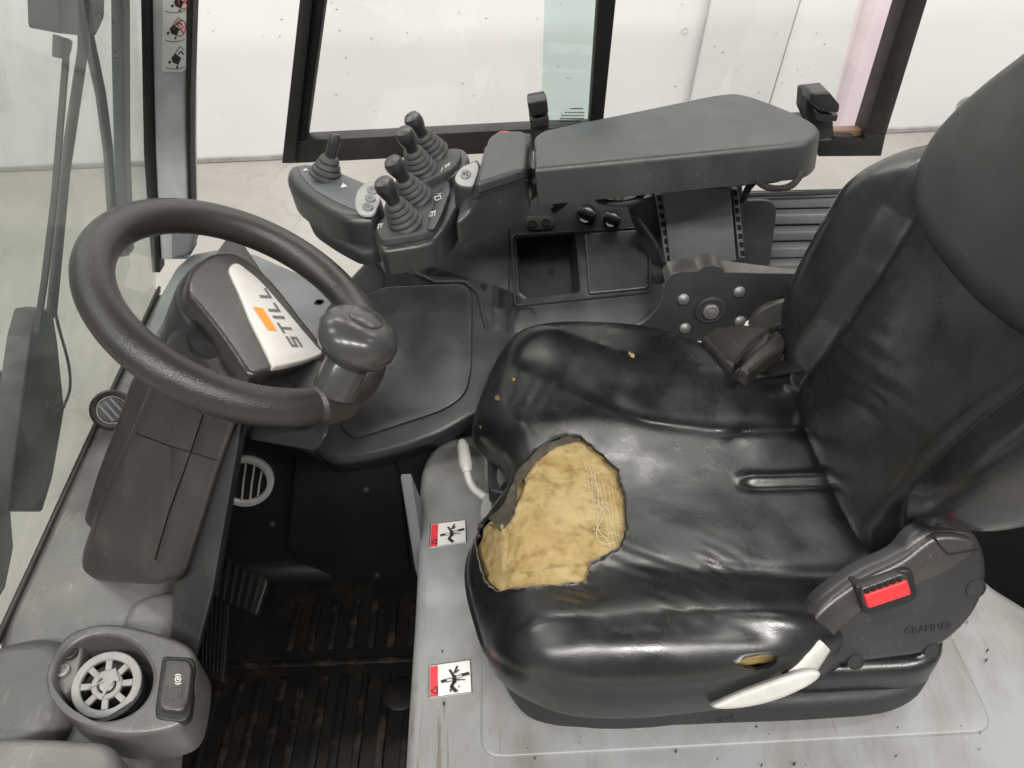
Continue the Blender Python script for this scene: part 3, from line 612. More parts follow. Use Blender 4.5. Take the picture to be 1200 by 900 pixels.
# resample both loops by angle round the hole centre
def by_angle(loop, c, n=112):
    res = []
    for k in range(n):
        a0 = 2*math.pi*k/n; d = Vector((math.cos(a0), math.sin(a0))); best = None
        for i in range(len(loop)):
            p, q = Vector(loop[i])-Vector(c), Vector(loop[(i+1) % len(loop)])-Vector(c); e = q-p
            den = d.x*e.y-d.y*e.x
            if abs(den) < 1e-9: continue
            tt = (p.x*e.y-p.y*e.x)/den; ss = (p.x*d.y-p.y*d.x)/den
            if tt > 0 and -1e-6 <= ss <= 1+1e-6 and (best is None or tt > best): best = tt
        res.append((c[0]+d.x*best, c[1]+d.y*best))
    return res
obj('housing', ring_prism(pl(by_angle(out, (121, 793)), z=ZP), pl(by_angle(hole, (121, 793)), z=ZP), Vector((0, 0, -.055)), .006), 'pod', t)
obj('socket_floor', prism(pl(ellipse((121, 793), 60, 53, 0, 32), z=ZP-.052), (0, 0, -.004)), 'void', t)
obj('inner_bracket', prism(rp(pl([(62, 765), (90, 748), (98, 756), (88, 800), (74, 815), (64, 800)], z=ZP-.012), .006), (0, 0, -.02), .003), 'dash', t)
obj('screw', lathe([(.0075, 0), (.0075, .003), (.005, .004), (.004, .001), (.0001, .001)], U(74, 787, z=ZP-.0115), Z, 16), 'metal', t)
obj('screw', lathe([(.0075, 0), (.0075, .003), (.005, .004), (.004, .001), (.0001, .001)], U(83, 767, z=ZP-.0115), Z, 16), 'black', t)
obj('lower_ring', lathe([(.024, -.016), (.034, -.016), (.034, -.006), (.024, -.006), (.024, -.016)], U(127, 806, z=ZP-.024), Z, 30), 'black', t)
cD = U(125, 802, z=ZP-.018); dn = Vector((.28, -.34, 1)).normalized(); dx = Vector((0, 1, 0)).cross(dn).normalized(); dy = dn.cross(dx)
RO, RI, RR = .0335, .0250, .0150
bm = bmesh.new()
def annulus(bm, r0, r1, a0, a1, n):
    o_ = [cD+(dx*math.cos(a)+dy*math.sin(a))*r1 for a in [a0+(a1-a0)*k/n for k in range(n+1)]]
    i_ = [cD+(dx*math.cos(a)+dy*math.sin(a))*r0 for a in [a0+(a1-a0)*k/n for k in range(n+1)]]
    add_prism(bm, o_+i_[::-1], -dn*.006, .0012, 2)
for r0_, r1_ in ((RI, RO), (RR*.6, RR)):
    add_lathe(bm, [(r0_, -.006), (r1_, -.006), (r1_, -.001), (r1_-.001, 0), (r0_+.001, 0), (r0_, -.001), (r0_, -.006)], cD, dn, 40)
dl = obj('dial', bm, 'dial_grey', t)
for k in range(8):
    a0 = k*math.pi/4+.2; da = .13
    q = [cD+(dx*math.cos(a)+dy*math.sin(a))*r_ for a, r_ in ((a0-da*1.6, RR), (a0-da, RI), (a0+da, RI), (a0+da*1.6, RR))]
    obj('spoke', prism([p-dn*.0005 for p in q], -dn*.005, .001), 'dial_grey', dl)
obj('arrow', prism([cD+dn*.002+dx*x_+dy*y_ for x_, y_ in [(-.016, -.006), (-.003, .002), (.0, -.014), (.006, .004), (.012, .004), (.004, .017), (-.010, .008), (-.004, .004)]], -dn*.004, .0008), 'dial_grey', dl)
obj('hub', lathe([(.0075, -.004), (.0075, .0), (.006, .001), (.0001, .001)], cD, dn, 16), 'metal', dl)
bez = rp(pl([(190, 768), (226, 770), (229, 780), (222, 838), (214, 846), (183, 843), (181, 833)], z=ZP+.0012), .006)
obj('switch_bezel', prism(bez, (0, 0, -.01), .002), 'black', t)
sw = obj('parking_brake_switch', prism(rp(pl([(193, 771), (222, 773), (225, 783), (220, 822), (212, 834), (187, 831), (185, 822)], z=ZP+.0085), .006), (0, 0, -.012), .003), 'plastic2', t)
obj('switch_notch', prism(pl([(195, 805), (214, 805), (212, 818), (194, 817)], z=ZP+.0092), (0, 0, -.002), .0006), 'plastic', sw)
bm = bmesh.new()
def swp(x, y): return U(x, y, z=ZP+.0090)
def arc(cx, cy, r0, a0, a1, wd, n=10):
    for k in range(n):
        a, b = R(a0+(a1-a0)*k/n), R(a0+(a1-a0)*(k+1)/n)
        add_poly(bm, [swp(cx+(r0-wd/2)*math.cos(a), cy+(r0-wd/2)*math.sin(a)), swp(cx+(r0+wd/2)*math.cos(a), cy+(r0+wd/2)*math.sin(a)), swp(cx+(r0+wd/2)*math.cos(b), cy+(r0+wd/2)*math.sin(b)), swp(cx+(r0-wd/2)*math.cos(b), cy+(r0-wd/2)*math.sin(b))])
arc(208.5, 796, 3.2, 0, 360, .9, 16); arc(208.5, 796, 5.6, -130, -50, 1); arc(208.5, 796, 5.6, 50, 130, 1)
add_poly(bm, [swp(207, 795.6), swp(210.5, 795.6), swp(210.5, 796.6), swp(207, 796.6)]); add_poly(bm, [swp(207, 794), swp(209, 794), swp(209, 795), swp(207, 795)])
obj('brake_symbol', bm, 'sticker', sw)

# ================================================================== footwell
t = thing('footwell_liner', 'black footwell lining below the console with an oval air grille', 'footwell lining', (-.3, .93, 0))
obj('far_wall', prism([Vector((-.60, .93, .40)), Vector((-.10, .93, .40)), Vector((-.10, .93, -.01)), Vector((-.60, .93, -.01))], (0, .03, 0)), 'black', t)
obj('rounded_foot', tube([Vector((-.60, .93, .0)), Vector((-.14, .93, .0))], .03, 14), 'black', t)
obj('kick_panel', prism(rp(pl([(352, 500), (455, 520), (470, 560), (482, 676), (400, 680), (350, 660), (335, 640), (345, 560)], y=.89), .012), (0, .02, 0), .006), 'black', t)
obj('upper_duct', tube([U(272, 490, y=.86), U(330, 502, y=.86), U(382, 528, y=.86)], .02, 12), 'black', t)
for q in ((429, 574), (319, 614), (442, 674)):
    obj('screw', lathe([(.0065, 0), (.006, .003), (.003, .005), (.0001, .005)], U(*q, y=.889 if q[0] > 400 else .929), (0, -1, .2), 12), 'rubber', t)
gy = .922
gr = obj('oval_grille', ring_prism(pl(ellipse((287, 566), 33.5, 28.5, 0, 36), y=gy), pl(ellipse((286, 566), 26.5, 22.5, 0, 36), y=gy), Vector((0, .01, 0)), .002), 'white_plastic', t)
obj('grille_back', prism(pl(ellipse((286, 566), 27.5, 23.5, 0, 28), y=gy+.006), (0, .002, 0)), 'void', gr)
for x0, h in ((276, 20), (286, 22), (296, 20), (305, 15), (266, 17)):
    obj('slat', tube([U(x0+2, 566-h, y=gy+.003), U(x0-1, 566, y=gy+.002), U(x0-3, 566+h, y=gy+.003)], .0019, 6), 'white_plastic', gr)
t = thing('floor_mat', 'dirty black ribbed rubber floor mat in the footwell', 'floor mat', (-.3, .6, 0))
obj('sheet', box((-.38, .50, -.008), .66, .86, .016, .004), 'mat_rubber', t)
ribs = []
for k in range(12):
    x0 = -.56+k*.036
    y0 = .58 + .02*((k*7) % 3); y1 = .86 if k > 3 else .80
    for ya_, yb_ in ((.14, random.uniform(.36, .42)), (random.uniform(.43, .45), .70)):
        obj('rib', box((x0+random.uniform(-.002, .002), (ya_+yb_)/2, .003), random.uniform(.012, .017), yb_-ya_, .008, .003), 'rib_rubber', t)
    if k > 3: obj('rib', box((x0, .80, .003), .014, .10, .008, .003), 'rib_rubber', t)
obj('cross_rib', box((-.36, .725, .003), .40, .012, .008, .003), 'rib_rubber', t)
obj('heel_pad', lathe([(.03, 0), (.03, .007), (.026, .009), (.0001, .009)], U(470, 815, z=0), Z, 24), 'mat_rubber', t)
for (q, lab) in (([(258, 657), (318, 690), (300, 722), (246, 700)], 'small ribbed pedal high in the dark footwell'), ([(240, 690), (276, 702), (262, 800), (234, 790)], 'long ribbed pedal below the steering column')):
    z0 = .13 if 'small' in lab else .10
    Q4 = pl(q, z=z0); Q4 = [Q4[0]+Vector((0, 0, .03)), Q4[1]+Vector((0, 0, .03)), Q4[2], Q4[3]]
    nP = (Q4[1]-Q4[0]).cross(Q4[3]-Q4[0]).normalized(); nP = nP if nP.z > 0 else -nP
    p_ = thing('pedal', lab, 'pedal', sum(Q4, Vector())/4-Vector((0, 0, .1)), 'pedals')
    obj('plate', prism(rp(Q4, .008), -nP*.012, .003), 'mat_rubber', p_)
    qm = quadmap(Q4)
    for k in range(6):
        s0 = .1+k*.15
        obj('rib', prism([qm(s0, .06)+nP*.004, qm(s0+.07, .06)+nP*.004, qm(s0+.07, .94)+nP*.004, qm(s0, .94)+nP*.004], -nP*.006, .001), 'mat_rubber', p_)
    obj('arm', tube([sum(Q4, Vector())/4-nP*.01, sum(Q4, Vector())/4-nP*.05+Vector((-.03, .04, -.02)), sum(Q4, Vector())/4+Vector((-.06, .1, -.10))], .008, 8), 'black', p_)

# ================================================================== seat base (hood)
ZB = .38
t = thing('engine_hood', 'light grey painted hood under the seat with scuffs and two warning stickers', 'hood', (.2, .5, 0))
hp = [Vector(p) for p in [(-.132, .10, ZB), (.70, .10, ZB), (.70, .46, ZB), (.60, .58, ZB), (.60, .90, ZB), (-.10, .90, ZB), (-.148, .85, ZB), (-.138, .60, ZB)]]
obj('box', prism(rp(hp, [.01, .01, .01, .02, .02, .06, .06, .05]), (.0, 0, -.39), .016, 5), 'hood', t)
obj('front_panel', prism([U(468, 556, x=-.152), U(486, 668, x=-.152), Vector((-.152, .66, .05)), Vector((-.152, .9, .05)), Vector((-.152, .9, .33))][0:2]+[Vector((-.152, .72, .12)), Vector((-.152, .86, .12))], (.015, 0, 0), .004), 'dashgrey', t)
rpts = [Vector(p) for p in [(-.052, .379, ZB+.0035), (.513, .384, ZB+.0035), (.523, .60, ZB+.0035), (.50, .85, ZB+.0035), (-.05, .85, ZB+.0035)]]
obj('raised_panel', prism(rp(rpts, .025), (0, 0, -.01), .0035, 3), 'hood', t)
bm = bmesh.new()
for k in range(70):
    x0, y0 = random.uniform(-.11, .60), random.uniform(.30, .56); r0_ = random.choice([.0004, .0005, .0006, .0008, .0013])
    add_prism(bm, [Vector((x0+r0_*math.cos(a)*random.uniform(.5, 1.3), y0+r0_*math.sin(a)*random.uniform(.4, 1.2), ZB+.0052)) for a in (0, 1.2, 2.3, 3.5, 5)], (0, 0, -.006))
dk = obj('grit', bm, 'strap', t); dk['kind'] = 'stuff'
def warn(c4, nm):
    c = pl(c4, z=ZB+.0008); fn0 = quadmap(c)
    s_ = obj('warning_sticker', prism(c, (0, 0, -.0012)), 'sticker', t)
    fn = lambda s, tt: fn0(s, tt)+Z*.0006
    bm = bmesh.new(); add_poly(bm, [fn(.02, .03), fn(.21, .03), fn(.21, .97), fn(.02, .97)]); obj('red_field', bm, 'red_ink', s_)
    bm = bmesh.new(); fn = lambda s, tt: fn0(s, tt)+Z*.0011
    for q in ((0, 0, 1, 0), (0, 1, 1, 1), (1, 0, 1, 1), (0, 0, 0, 1)): stroke(bm, fn, *q, .018)
    stroke(bm, fn, .04, .80, .19, .68, .03); stroke(bm, fn, .19, .68, .19, .92, .03); stroke(bm, fn, .04, .80, .19, .92, .03)
    stroke(bm, fn, .28, .56, .42, .54, .10); stroke(bm, fn, .42, .50, .54, .49, .025); stroke(bm, fn, .42, .60, .54, .58, .025); stroke(bm, fn, .54, .52, .72, .60, .025)
    stroke(bm, fn, .78, .45, .96, .42, .10); stroke(bm, fn, .66, .46, .78, .41, .025); stroke(bm, fn, .66, .53, .78, .50, .025)
    stroke(bm, fn, .60, .42, .60, .66, .10); stroke(bm, fn, .60, .60, .52, .76, .08); stroke(bm, fn, .52, .74, .64, .93, .09)
    stroke(bm, fn, .59, .45, .49, .22, .06); stroke(bm, fn, .60, .36, .68, .14, .05); stroke(bm, fn, .64, .34, .72, .26, .04); stroke(bm, fn, .62, .56, .86, .60, .03)
    obj('pinch_symbol', bm, 'black_ink', s_)
warn([(505, 614.5), (545.5, 609.5), (546.5, 635.5), (503.5, 642)], 0); warn([(503, 780.5), (551, 773.5), (553, 811.5), (503, 818.5)], 1)
t = thing('rear_side_panel', 'black panel behind the backrest at the right border', 'panel', (.75, .7, .2))
obj('panel', box((.85, .62, .30), .30, .7, .4, .01), 'void', t)
t = thing('adjust_lever', 'pale grey bent lever with a grip at the front of the grey hood', 'lever', U(560, 580, z=.40))
obj('rod', tube(cr_curve([U(547, 548, z=.445), U(549, 560, z=.435), U(556, 573, z=.425), U(572, 584, z=.42), U(590, 592, z=.42)]), .0058, 10), 'white_plastic', t)
obj('grip', tube([U(541.5, 518, z=.452), U(542.5, 524, z=.452), U(546, 545, z=.447), U(548, 553, z=.442)], [.006, .0088, .0095, .007], 14), 'white_plastic', t)
t = thing('seat_latch', 'black slide latch between the lever and the torn cushion', 'latch', U(582, 560, z=.41))
obj('body', prism(rp(pl([(571, 527), (585, 524), (598, 535), (602, 560), (590, 578), (572, 574)], z=.455), .006), (0, 0, -.06), .004), 'black', t)
obj('tongue', prism(rp(pl([(583, 546), (592, 543), (594, 562), (586, 570), (582, 560)], z=.460), .004), (0, 0, -.01), .002), 'edge', t)
t = thing('grey_guide_cup', 'small grey plastic cup under the front edge of the torn cushion', 'cup', U(575, 600, z=.40))
obj('shell', prism(rp(pl([(566, 580), (576, 574), (600, 588), (588, 606), (566, 612), (562, 598)], z=.43), .008), (0, 0, -.045), .004), 'plate_btn', t)

# ================================================================== driver seat
Y0 = .648
seat = thing('driver_seat', 'black leather driver seat with a torn cushion showing yellow foam', 'seat', (.2, Y0, ZB))
oc = [(.40, .455), (.34, .425), (.27, .392), (.16, .372), (.06, .372), (.005, .392), (-.03, .43), (-.052, .50), (-.064, .56), (-.060, .605), (-.040, .635), (-.016, .66), (-.009, .69), (-.016, .725), (-.040, .765), (-.058, .81), (-.052, .865), (-.018, .915), (.05, .94), (.14, .944), (.22, .93), (.29, .895), (.35, .855), (.41, .83), (.45, .76), (.46, .65), (.45, .53)]
oc = cr_curve([Vector((a, b, 0)) for a, b in oc], 10, True)
cc = Vector((.19, .65, 0))
NA, NR = 420, 150
def ray_out(loop, c, a):
    d = Vector((math.cos(a), math.sin(a))); best = .1
    for i in range(len(loop)):
        p = loop[i].xy-c.xy; e = loop[(i+1) % len(loop)].xy-loop[i].xy
        den = d.x*e.y-d.y*e.x
        if abs(den) < 1e-12: continue
        tt = (p.x*e.y-p.y*e.x)/den; ss = (p.x*d.y-p.y*d.x)/den
        if tt > 0 and 0 <= ss <= 1: best = max(best, tt)
    return best
farT = sorted([(U(*q, z=.56).x, U(*q, z=.56).y) for q in [(590, 412), (640, 432), (700, 455), (760, 472), (830, 476), (940, 472)]])
nearT = sorted([(U(*q, z=.56).x, U(*q, z=.56).y) for q in [(585, 690), (690, 672), (760, 660), (830, 658), (940, 660), (1035, 655)]])
def gauss(t): return math.exp(-t*t)
def cush_top(x, y):
    z = .548 - .02*sm((x-.05)/.35)
    fy = interp(farT, x); ny = interp(nearT, x)
    z += .034*sm((y-fy+.018)/.10) * (1-.35*sm((x-.28)/.12))
    z += .036*sm((ny+.018-y)/.095) * (1-.45*sm((x-.24)/.12))
    z -= .012*gauss((y-Y0)/.13)*sm((x+.02)/.15)
    z -= .0032*gauss((y-fy+.004)/.013)*sm((x-.06)/.1)          # crease along the far bolster
    z -= .0028*gauss((y-ny-.004)/.013)*sm((x-.12)/.1)
    z -= .044*sm((.03-x)/.095)**1.6                            # front lip
    # pressed seam in the middle near the backrest
    sx = U(880, 552, z=.54); z += .006*gauss((y-sx.y-.006)/.009)*sm((x-sx.x+.02)/.03); z -= .004*gauss((y-sx.y+.008)/.007)*sm((x-sx.x+.02)/.03)
    tt_ = x*.55+y*.83+.016*noise.noise(Vector((x*11, y*11, 21))); ms = gauss((y-.475)/.055)*gauss((x-.11)/.11)*sm(.5+1.6*noise.noise(Vector((x*15, y*15, 31))))
    z += .0007*math.sin(tt_*2*math.pi/.019)*ms
    tt_ = x*.9-y*.3+.02*noise.noise(Vector((x*9, y*9, 41))); ms = gauss((y-.80)/.05)*gauss((x-.0)/.05)*sm(.5+1.6*noise.noise(Vector((x*13, y*13, 51))))
    z += .0005*math.sin(tt_*2*math.pi/.021)*ms
    # folds in the near front bolster and soft dents
    z += .0016*math.sin((x*1.2+y*.9)*60)*gauss((y-.45)/.05)*gauss((x-.02)/.06)
    gx = U(760, 762, z=.54); z -= .0042*gauss((y-gx.y-.008*math.sin(x*13))/.014)*sm((x+.03)/.05)*sm((.30-x)/.06)   # long dent in the near bolster
    z += .0024*noise.noise(Vector((x*9, y*9, 3)))+.0006*noise.noise(Vector((x*26, y*26, 7)))
    return z
ER = .058
def cush_pt(a, r_, d):
    """r_ 0..1 over the top, then along the wall 1..2"""
    k = ray_len[a % NA]; th = 2*math.pi*a/NA
    cx, cy = math.cos(th), math.sin(th)
    if r_ <= 1:
        q = r_; rad = k*q
        x, y = cc.x+cx*rad, cc.y+cy*rad; z = cush_top(x, y); e = k-rad
        if e < ER: s = 1-e/ER; z -= (ER*.86)*(1-math.sqrt(max(0, 1-s*s)))
    else:
        s = r_-1; rad = k + .004*math.sin(min(1, s*1.4)*math.pi) - .03*sm((s-.55)/.45)
        x, y = cc.x+cx*k, cc.y+cy*k; z0 = cush_top(x, y)-ER*.86
        z = z0+(.445-z0)*s; x, y = cc.x+cx*rad, cc.y+cy*rad
    return Vector((x, y, z))
ray_len = [ray_out(oc, cc, 2*math.pi*k/NA) for k in range(NA)]
rows = []
for i in range(NR+1):
    q = i/NR; rows.append(1-(1-q)**1.35 if q > 0 else 0)     # denser at the rim
rows += [1+.07*k for k in range(1, 15)]
grid = [[cush_pt(a, r_, 0) for a in range(NA)] for r_ in rows[1:]]
bm = bmesh.new(); V = [[bm.verts.new(p) for p in row] for row in grid]; cvt = bm.verts.new(cush_pt(0, 0, 0))
for a in range(NA): bm.faces.new((cvt, V[0][a], V[0][(a+1) % NA]))
for i in range(len(V)-1):
    for a in range(NA): bm.faces.new((V[i][a], V[i+1][a], V[i+1][(a+1) % NA], V[i][(a+1) % NA]))
bm.normal_update(); cnorm = {v: v.normal.copy() for v in bm.verts}
def inside(P, x, y):
    c = False; j = len(P)-1
    for i in range(len(P)):
        if (P[i][1] > y) != (P[j][1] > y) and x < (P[j][0]-P[i][0])*(y-P[i][1])/(P[j][1]-P[i][1])+P[i][0]: c = not c
        j = i
    return c
def near_on(P, x, y):
    best = None
    for i in range(len(P)):
        a, b = Vector(P[i]), Vector(P[(i+1) % len(P)]); e = b-a; k = max(0, min(1, (Vector((x, y))-a).dot(e)/max(1e-9, e.length_squared)))
        q = a+e*k; d = (q-Vector((x, y))).length
        if best is None or d < best[0]: best = (d, q)
    return best
def rag(P, amp, n=5):
    out = []
    for i in range(len(P)):
        a, b = Vector(P[i]), Vector(P[(i+1) % len(P)]); e = b-a; nn = Vector((-e.y, e.x)).normalized()
        for k in range(n):
            q = a+e*(k/n); out.append(tuple(q+nn*amp*noise.noise(Vector((q.x*.22, q.y*.22, 1)))*1.6))
    return out
tear = rag([(667, 511), (680, 512.5), (693, 523), (707, 535), (723, 552), (727, 570), (732, 587), (733, 620), (727, 640), (707, 652), (692, 659), (688, 682), (657, 686), (627, 687), (603, 690), (582, 694), (569, 683), (561, 660), (557, 637), (561, 615), (573, 606), (590, 589), (602, 562), (606, 552), (628, 528), (647, 517)], 1.6)
slit = rag([(862, 777.5), (872, 771), (885, 768), (902, 766.5), (911, 768), (909, 776), (898, 782), (884, 784.5), (870, 781)], 1.2, 4)
fb = bmesh.new(); tc_ = Vector((648, 605))
cut = []; foam_faces = []
def facing(v): return cnorm[v].dot(CAM-v.co) > 0
for f in bm.faces:
    c = f.calc_center_median(); x, y = proj(c)
    if all(facing(v) for v in f.verts):
        if inside(tear, x, y) or inside(slit, x, y): cut.append(f)
        d1 = (Vector((x, y))-tc_)
        if (545 < x < 750 and 495 < y < 710) and (inside(tear, x, y) or near_on(tear, x, y)[0] < 8): foam_faces.append(f)
        elif 850 < x < 925 and 755 < y < 795: foam_faces.append(f)
# foam body under the hole
vm = {}
for f in foam_faces:
    vs = []
    for v in f.verts:
        if v not in vm:
            x, y = proj(v.co); n_ = noise.noise(Vector((x*.05, y*.05, 0)))*.0026+noise.noise(Vector((x*.19, y*.19, 4)))*.0011
            dep = .0065
            if x < 760:
                ed = near_on(tear, x, y); ins = inside(tear, x, y)
                if ins:
                    if y > 655 and x < 700: dep -= .0032*sm((y-(664+7*noise.noise(Vector((x*.05, 0, 9)))-(x-620)*.12))/4)*sm(ed[0]/3)   # torn step
                    if x < 588+8*noise.noise(Vector((y*.04, 2, 2))) and y > 605: dep -= .0022*sm(ed[0]/3)
                    if ed[1].x < 605 and ed[1].y < 610: dep += .012*sm((14-ed[0])/14)
                    pit = noise.noise(Vector((x*.16, y*.16, 11))); dep += .0016*sm((pit-.35)/.2)
                else: dep = .0085
            else: dep = .014
            vm[v] = fb.verts.new(v.co-cnorm[v]*max(.0022, dep-n_))
        vs.append(vm[v])
    fb.faces.new(vs)
bmesh.ops.delete(bm, geom=cut, context='FACES')
hole_e = [e for e in bm.edges if len(e.link_faces) == 1 and min(v.co.z for v in e.verts) > .452]
hv = {v for e in hole_e for v in e.verts}
for v in hv:
    x, y = proj(v.co); P_ = tear if x < 780 else slit; d, q = near_on(P_, x, y)
    n_ = cnorm[v]
    if d < 6:
        np_ = UP(q.x, q.y, v.co, n_)
        if (np_-v.co).length < .009: v.co = np_
for _ in range(1):
    ex = bmesh.ops.extrude_edge_only(bm, edges=hole_e)
    nv = [g for g in ex['geom'] if isinstance(g, bmesh.types.BMVert)]
    for v in nv:
        s_ = min(hv, key=lambda q: (q.co-v.co).length_squared); v.co = v.co-cnorm[s_]*.003
for v in hv: v.co = v.co+cnorm[v]*.0015
cushion = obj('cushion', bm, 'leather', seat, 50)
obj('foam', fb, 'foam', cushion, 60)
# frayed backing of the leather round the hole (worn pale edge)
bm = bmesh.new(); ring_ = tear+tear[:1]
def surf(px, py, z0=.55):
    z = z0
    for _ in range(14):
        p = U(px, py, z=z); k = None
        a = math.atan2(p.y-cc.y, p.x-cc.x) % (2*math.pi); ai = int(a/(2*math.pi)*NA) % NA; e = ray_len[ai]-(p.xy-cc.xy).length
        zz = cush_top(p.x, p.y)
        if e < ER: s = min(1, 1-e/ER); zz -= (ER*.86)*(1-math.sqrt(max(0, 1-s*s)))
        z = .5*z+.5*zz
    return U(px, py, z=z)
# netting threads lying on the foam
bm = bmesh.new()
for k in range(7):
    x0 = 686+k*5.0; P_ = []
    for j in range(9):
        y0 = 541+j*13.0+k*2.2; P_.append(surf(x0+j*2.3-k*.3+random.uniform(-1.2, 1.2), y0+random.uniform(-1, 1))-Z*.0035)
    add_tube(bm, cr_curve(P_, 2)[random.randint(0, 2):len(P_)*2-random.randint(2, 7)], .00022, 4)
for k in range(15):
    y0 = 540+k*7.0; P_ = [surf(683+k*1.05+j*6+random.uniform(-.6, .6), y0+j*1.6+random.uniform(-1, 1))-Z*.0033 for j in range(random.randint(3, 6))]
    add_tube(bm, P_, .00022, 4)
for L in ([(694, 560), (706, 585), (700, 615), (712, 632), (716, 640)], [(700, 590), (708, 600), (699, 622), (706, 636), (722, 634)], [(690, 548), (700, 566), (702, 592)]):
    add_tube(bm, cr_curve([surf(*q)-Z*.002 for q in L], 4), .0004, 5)
nt_ = obj('netting_threads', bm, 'thread', cushion)
bm = bmesh.new()      # small foam chips where the leather has chipped
for (x, y, s) in ((583, 467, 3.2), (741, 417, 3.2), (738, 414, 2), (602, 445, 2), (563, 500, 1.2)):
    add_prism(bm, [surf(x+s*math.cos(k)*random.uniform(.7, 1.3), y+s*math.sin(k)*random.uniform(.6, 1.2))+Z*.0009 for k in (0, 1, 2, 3, 4, 5)], (0, 0, -.003), 0)
o_ = obj('leather_chips', bm, 'foam', cushion); o_['kind'] = 'stuff'
fe = [p for p in tear]; bm = bmesh.new()
E_ = [surf(x, y)+Z*.0012 for x, y in fe]; i0 = len(E_)*11//26
add_tube(bm, [p+Vector((random.uniform(-1, 1), random.uniform(-1, 1), 0))*.0007 for p in E_[i0:i0+45]], [random.uniform(.0004, .0013) for _ in E_[i0:i0+45]], 5)
obj('frayed_edge', bm, 'backing', cushion)
# torn flap standing at the front edge of the hole
fo = [surf(*q) for q in [(572, 608), (589, 592), (601, 566), (606, 553.5), (628, 529), (647, 518), (667, 512.5), (680, 514)]]
fi = [surf(*q) for q in [(586, 620), (601, 602), (605, 583), (609, 563), (630, 537), (648, 523.5), (667, 516), (680, 515.5)]]
bm = bmesh.new(); O1, I1 = cr_curve(fo, 5), cr_curve(fi, 5); n_ = len(O1); rws = []
for k in range(4):
    f_ = k/3; rws.append([bm.verts.new(o_*(1-f_)+i_*f_+Z*(.0012-.0062*f_+.0012*math.sin(j*.9+k))) for j, (o_, i_) in enumerate(zip(O1, I1))])
for A_, B_ in zip(rws, rws[1:]):
    for i in range(n_-1): bm.faces.new((A_[i], A_[i+1], B_[i+1], B_[i]))
bmesh.ops.solidify(bm, geom=bm.faces[:], thickness=.0015)
obj('torn_flap', bm, 'backing', cushion)

# backrest
PHI = R(19); BO = Vector((.385, Y0, .555)); Wv = Vector((0, 1, 0)); Hv = Vector((math.sin(PHI), 0, math.cos(PHI))); Nv = Vector((-math.cos(PHI), 0, math.sin(PHI)))
def pillow(name, outline, c, top, er, depth, parent, m, na=260, nr=70, wall=8, tuck=.03):
    loop = cr_curve([Vector((a, b, 0)) for a, b in outline], 8, True); c = Vector((*c, 0))
    rl = [ray_out(loop, c, 2*math.pi*k/na) for k in range(na)]
    bm = bmesh.new(); Vv = []
    def put(w_, h_, n_): return bm.verts.new(BO+Wv*w_+Hv*h_+Nv*n_)
    for i in range(1, nr+1):
        q = 1-(1-i/nr)**1.4; row = []
        for a in range(na):
            th = 2*math.pi*a/na; rad = rl[a]*q; x, y = c.x+math.cos(th)*rad, c.y+math.sin(th)*rad; n_ = top(x, y); e = rl[a]-rad
            if e < er: s = 1-e/er; n_ -= er*.9*(1-math.sqrt(max(0, 1-s*s)))
            row.append(put(x, y, n_))
        Vv.append(row)
    for j in range(1, wall+1):
        s = j/wall; row = []
        for a in range(na):
            th = 2*math.pi*a/na; rad = rl[a]-tuck*sm(s); x, y = c.x+math.cos(th)*rl[a], c.y+math.sin(th)*rl[a]; n_ = top(x, y)-er*.9
            row.append(put(c.x+math.cos(th)*rad, c.y+math.sin(th)*rad, n_+(-depth-n_)*s))
        Vv.append(row)
    cv = put(c.x, c.y, top(c.x, c.y))
    for a in range(na): bm.faces.new((cv, Vv[0][a], Vv[0][(a+1) % na]))
    for i in range(len(Vv)-1):
        for a in range(na): bm.faces.new((Vv[i][a], Vv[i+1][a], Vv[i+1][(a+1) % na], Vv[i][(a+1) % na]))
    bm.faces.new(Vv[-1])
    return obj(name, bm, m, parent, 55)
half = [(.0, -.05), (.12, -.045), (.155, -.02), (.188, .02), (.222, .07), (.238, .13), (.244, .19), (.244, .24), (.215, .30), (.165, .355), (.125, .42), (.08, .49), (.0, .51)]
nearh = [(.0, -.05), (.11, -.045), (.130, -.01), (.142, .03), (.175, .075), (.215, .12), (.238, .17), (.244, .24), (.215, .30), (.165, .355), (.125, .42), (.08, .49), (.0, .51)]
outl = half+[(-a, b) for a, b in nearh[-2:0:-1]]
crease = [(-.05, .13), (.0, .135), (.05, .128), (.10, .124), (.18, .130), (.25, .142), (.33, .14), (.5, .12)]
def back_top(x, h):
    ax = abs(x); n_ = .0
    ck = interp(crease, h)
    n_ += .052*(.35*sm((ax-ck+.008)/.034)+.65*sm((ax-ck+.010)/.095))*(1-.65*sm((h-.24)/.14))
    n_ -= .007*gauss((ax-ck+.004)/.010)*(1-sm((h-.28)/.05))
    n_ += .018*gauss((h-.12)/.13)*gauss(x/.12)
    n_ += .0026*noise.noise(Vector((x*10, h*10, 5)))+0.0004*math.sin((h*.95+x*.3+.03*noise.noise(Vector((x*8, h*8, 61))))*2*math.pi/.028)*gauss((h-.12)/.06)*gauss(x/.09)+.0005*noise.noise(Vector((x*30, h*30, 8)))
    return n_
backrest = pillow('backrest', outl, (0, .2), back_top, .05, .10, seat, 'leather_back', 460, 150)
hx = [(.0, .252), (.06, .254), (.12, .266), (.154, .298), (.160, .33), (.148, .365), (.130, .40), (.110, .435), (.085, .48), (.05, .525), (.0, .535)]
hout = hx+[(-a, b) for a, b in hx[-2:0:-1]]
pillow('back_extension', hout, (0, .43), lambda x, h: .036+.014*gauss((h-.40)/.12)+.002*noise.noise(Vector((x*12, h*12, 2)))-.02*(x/.2)**2, .034, .02, seat, 'leather_top', 180, 40)
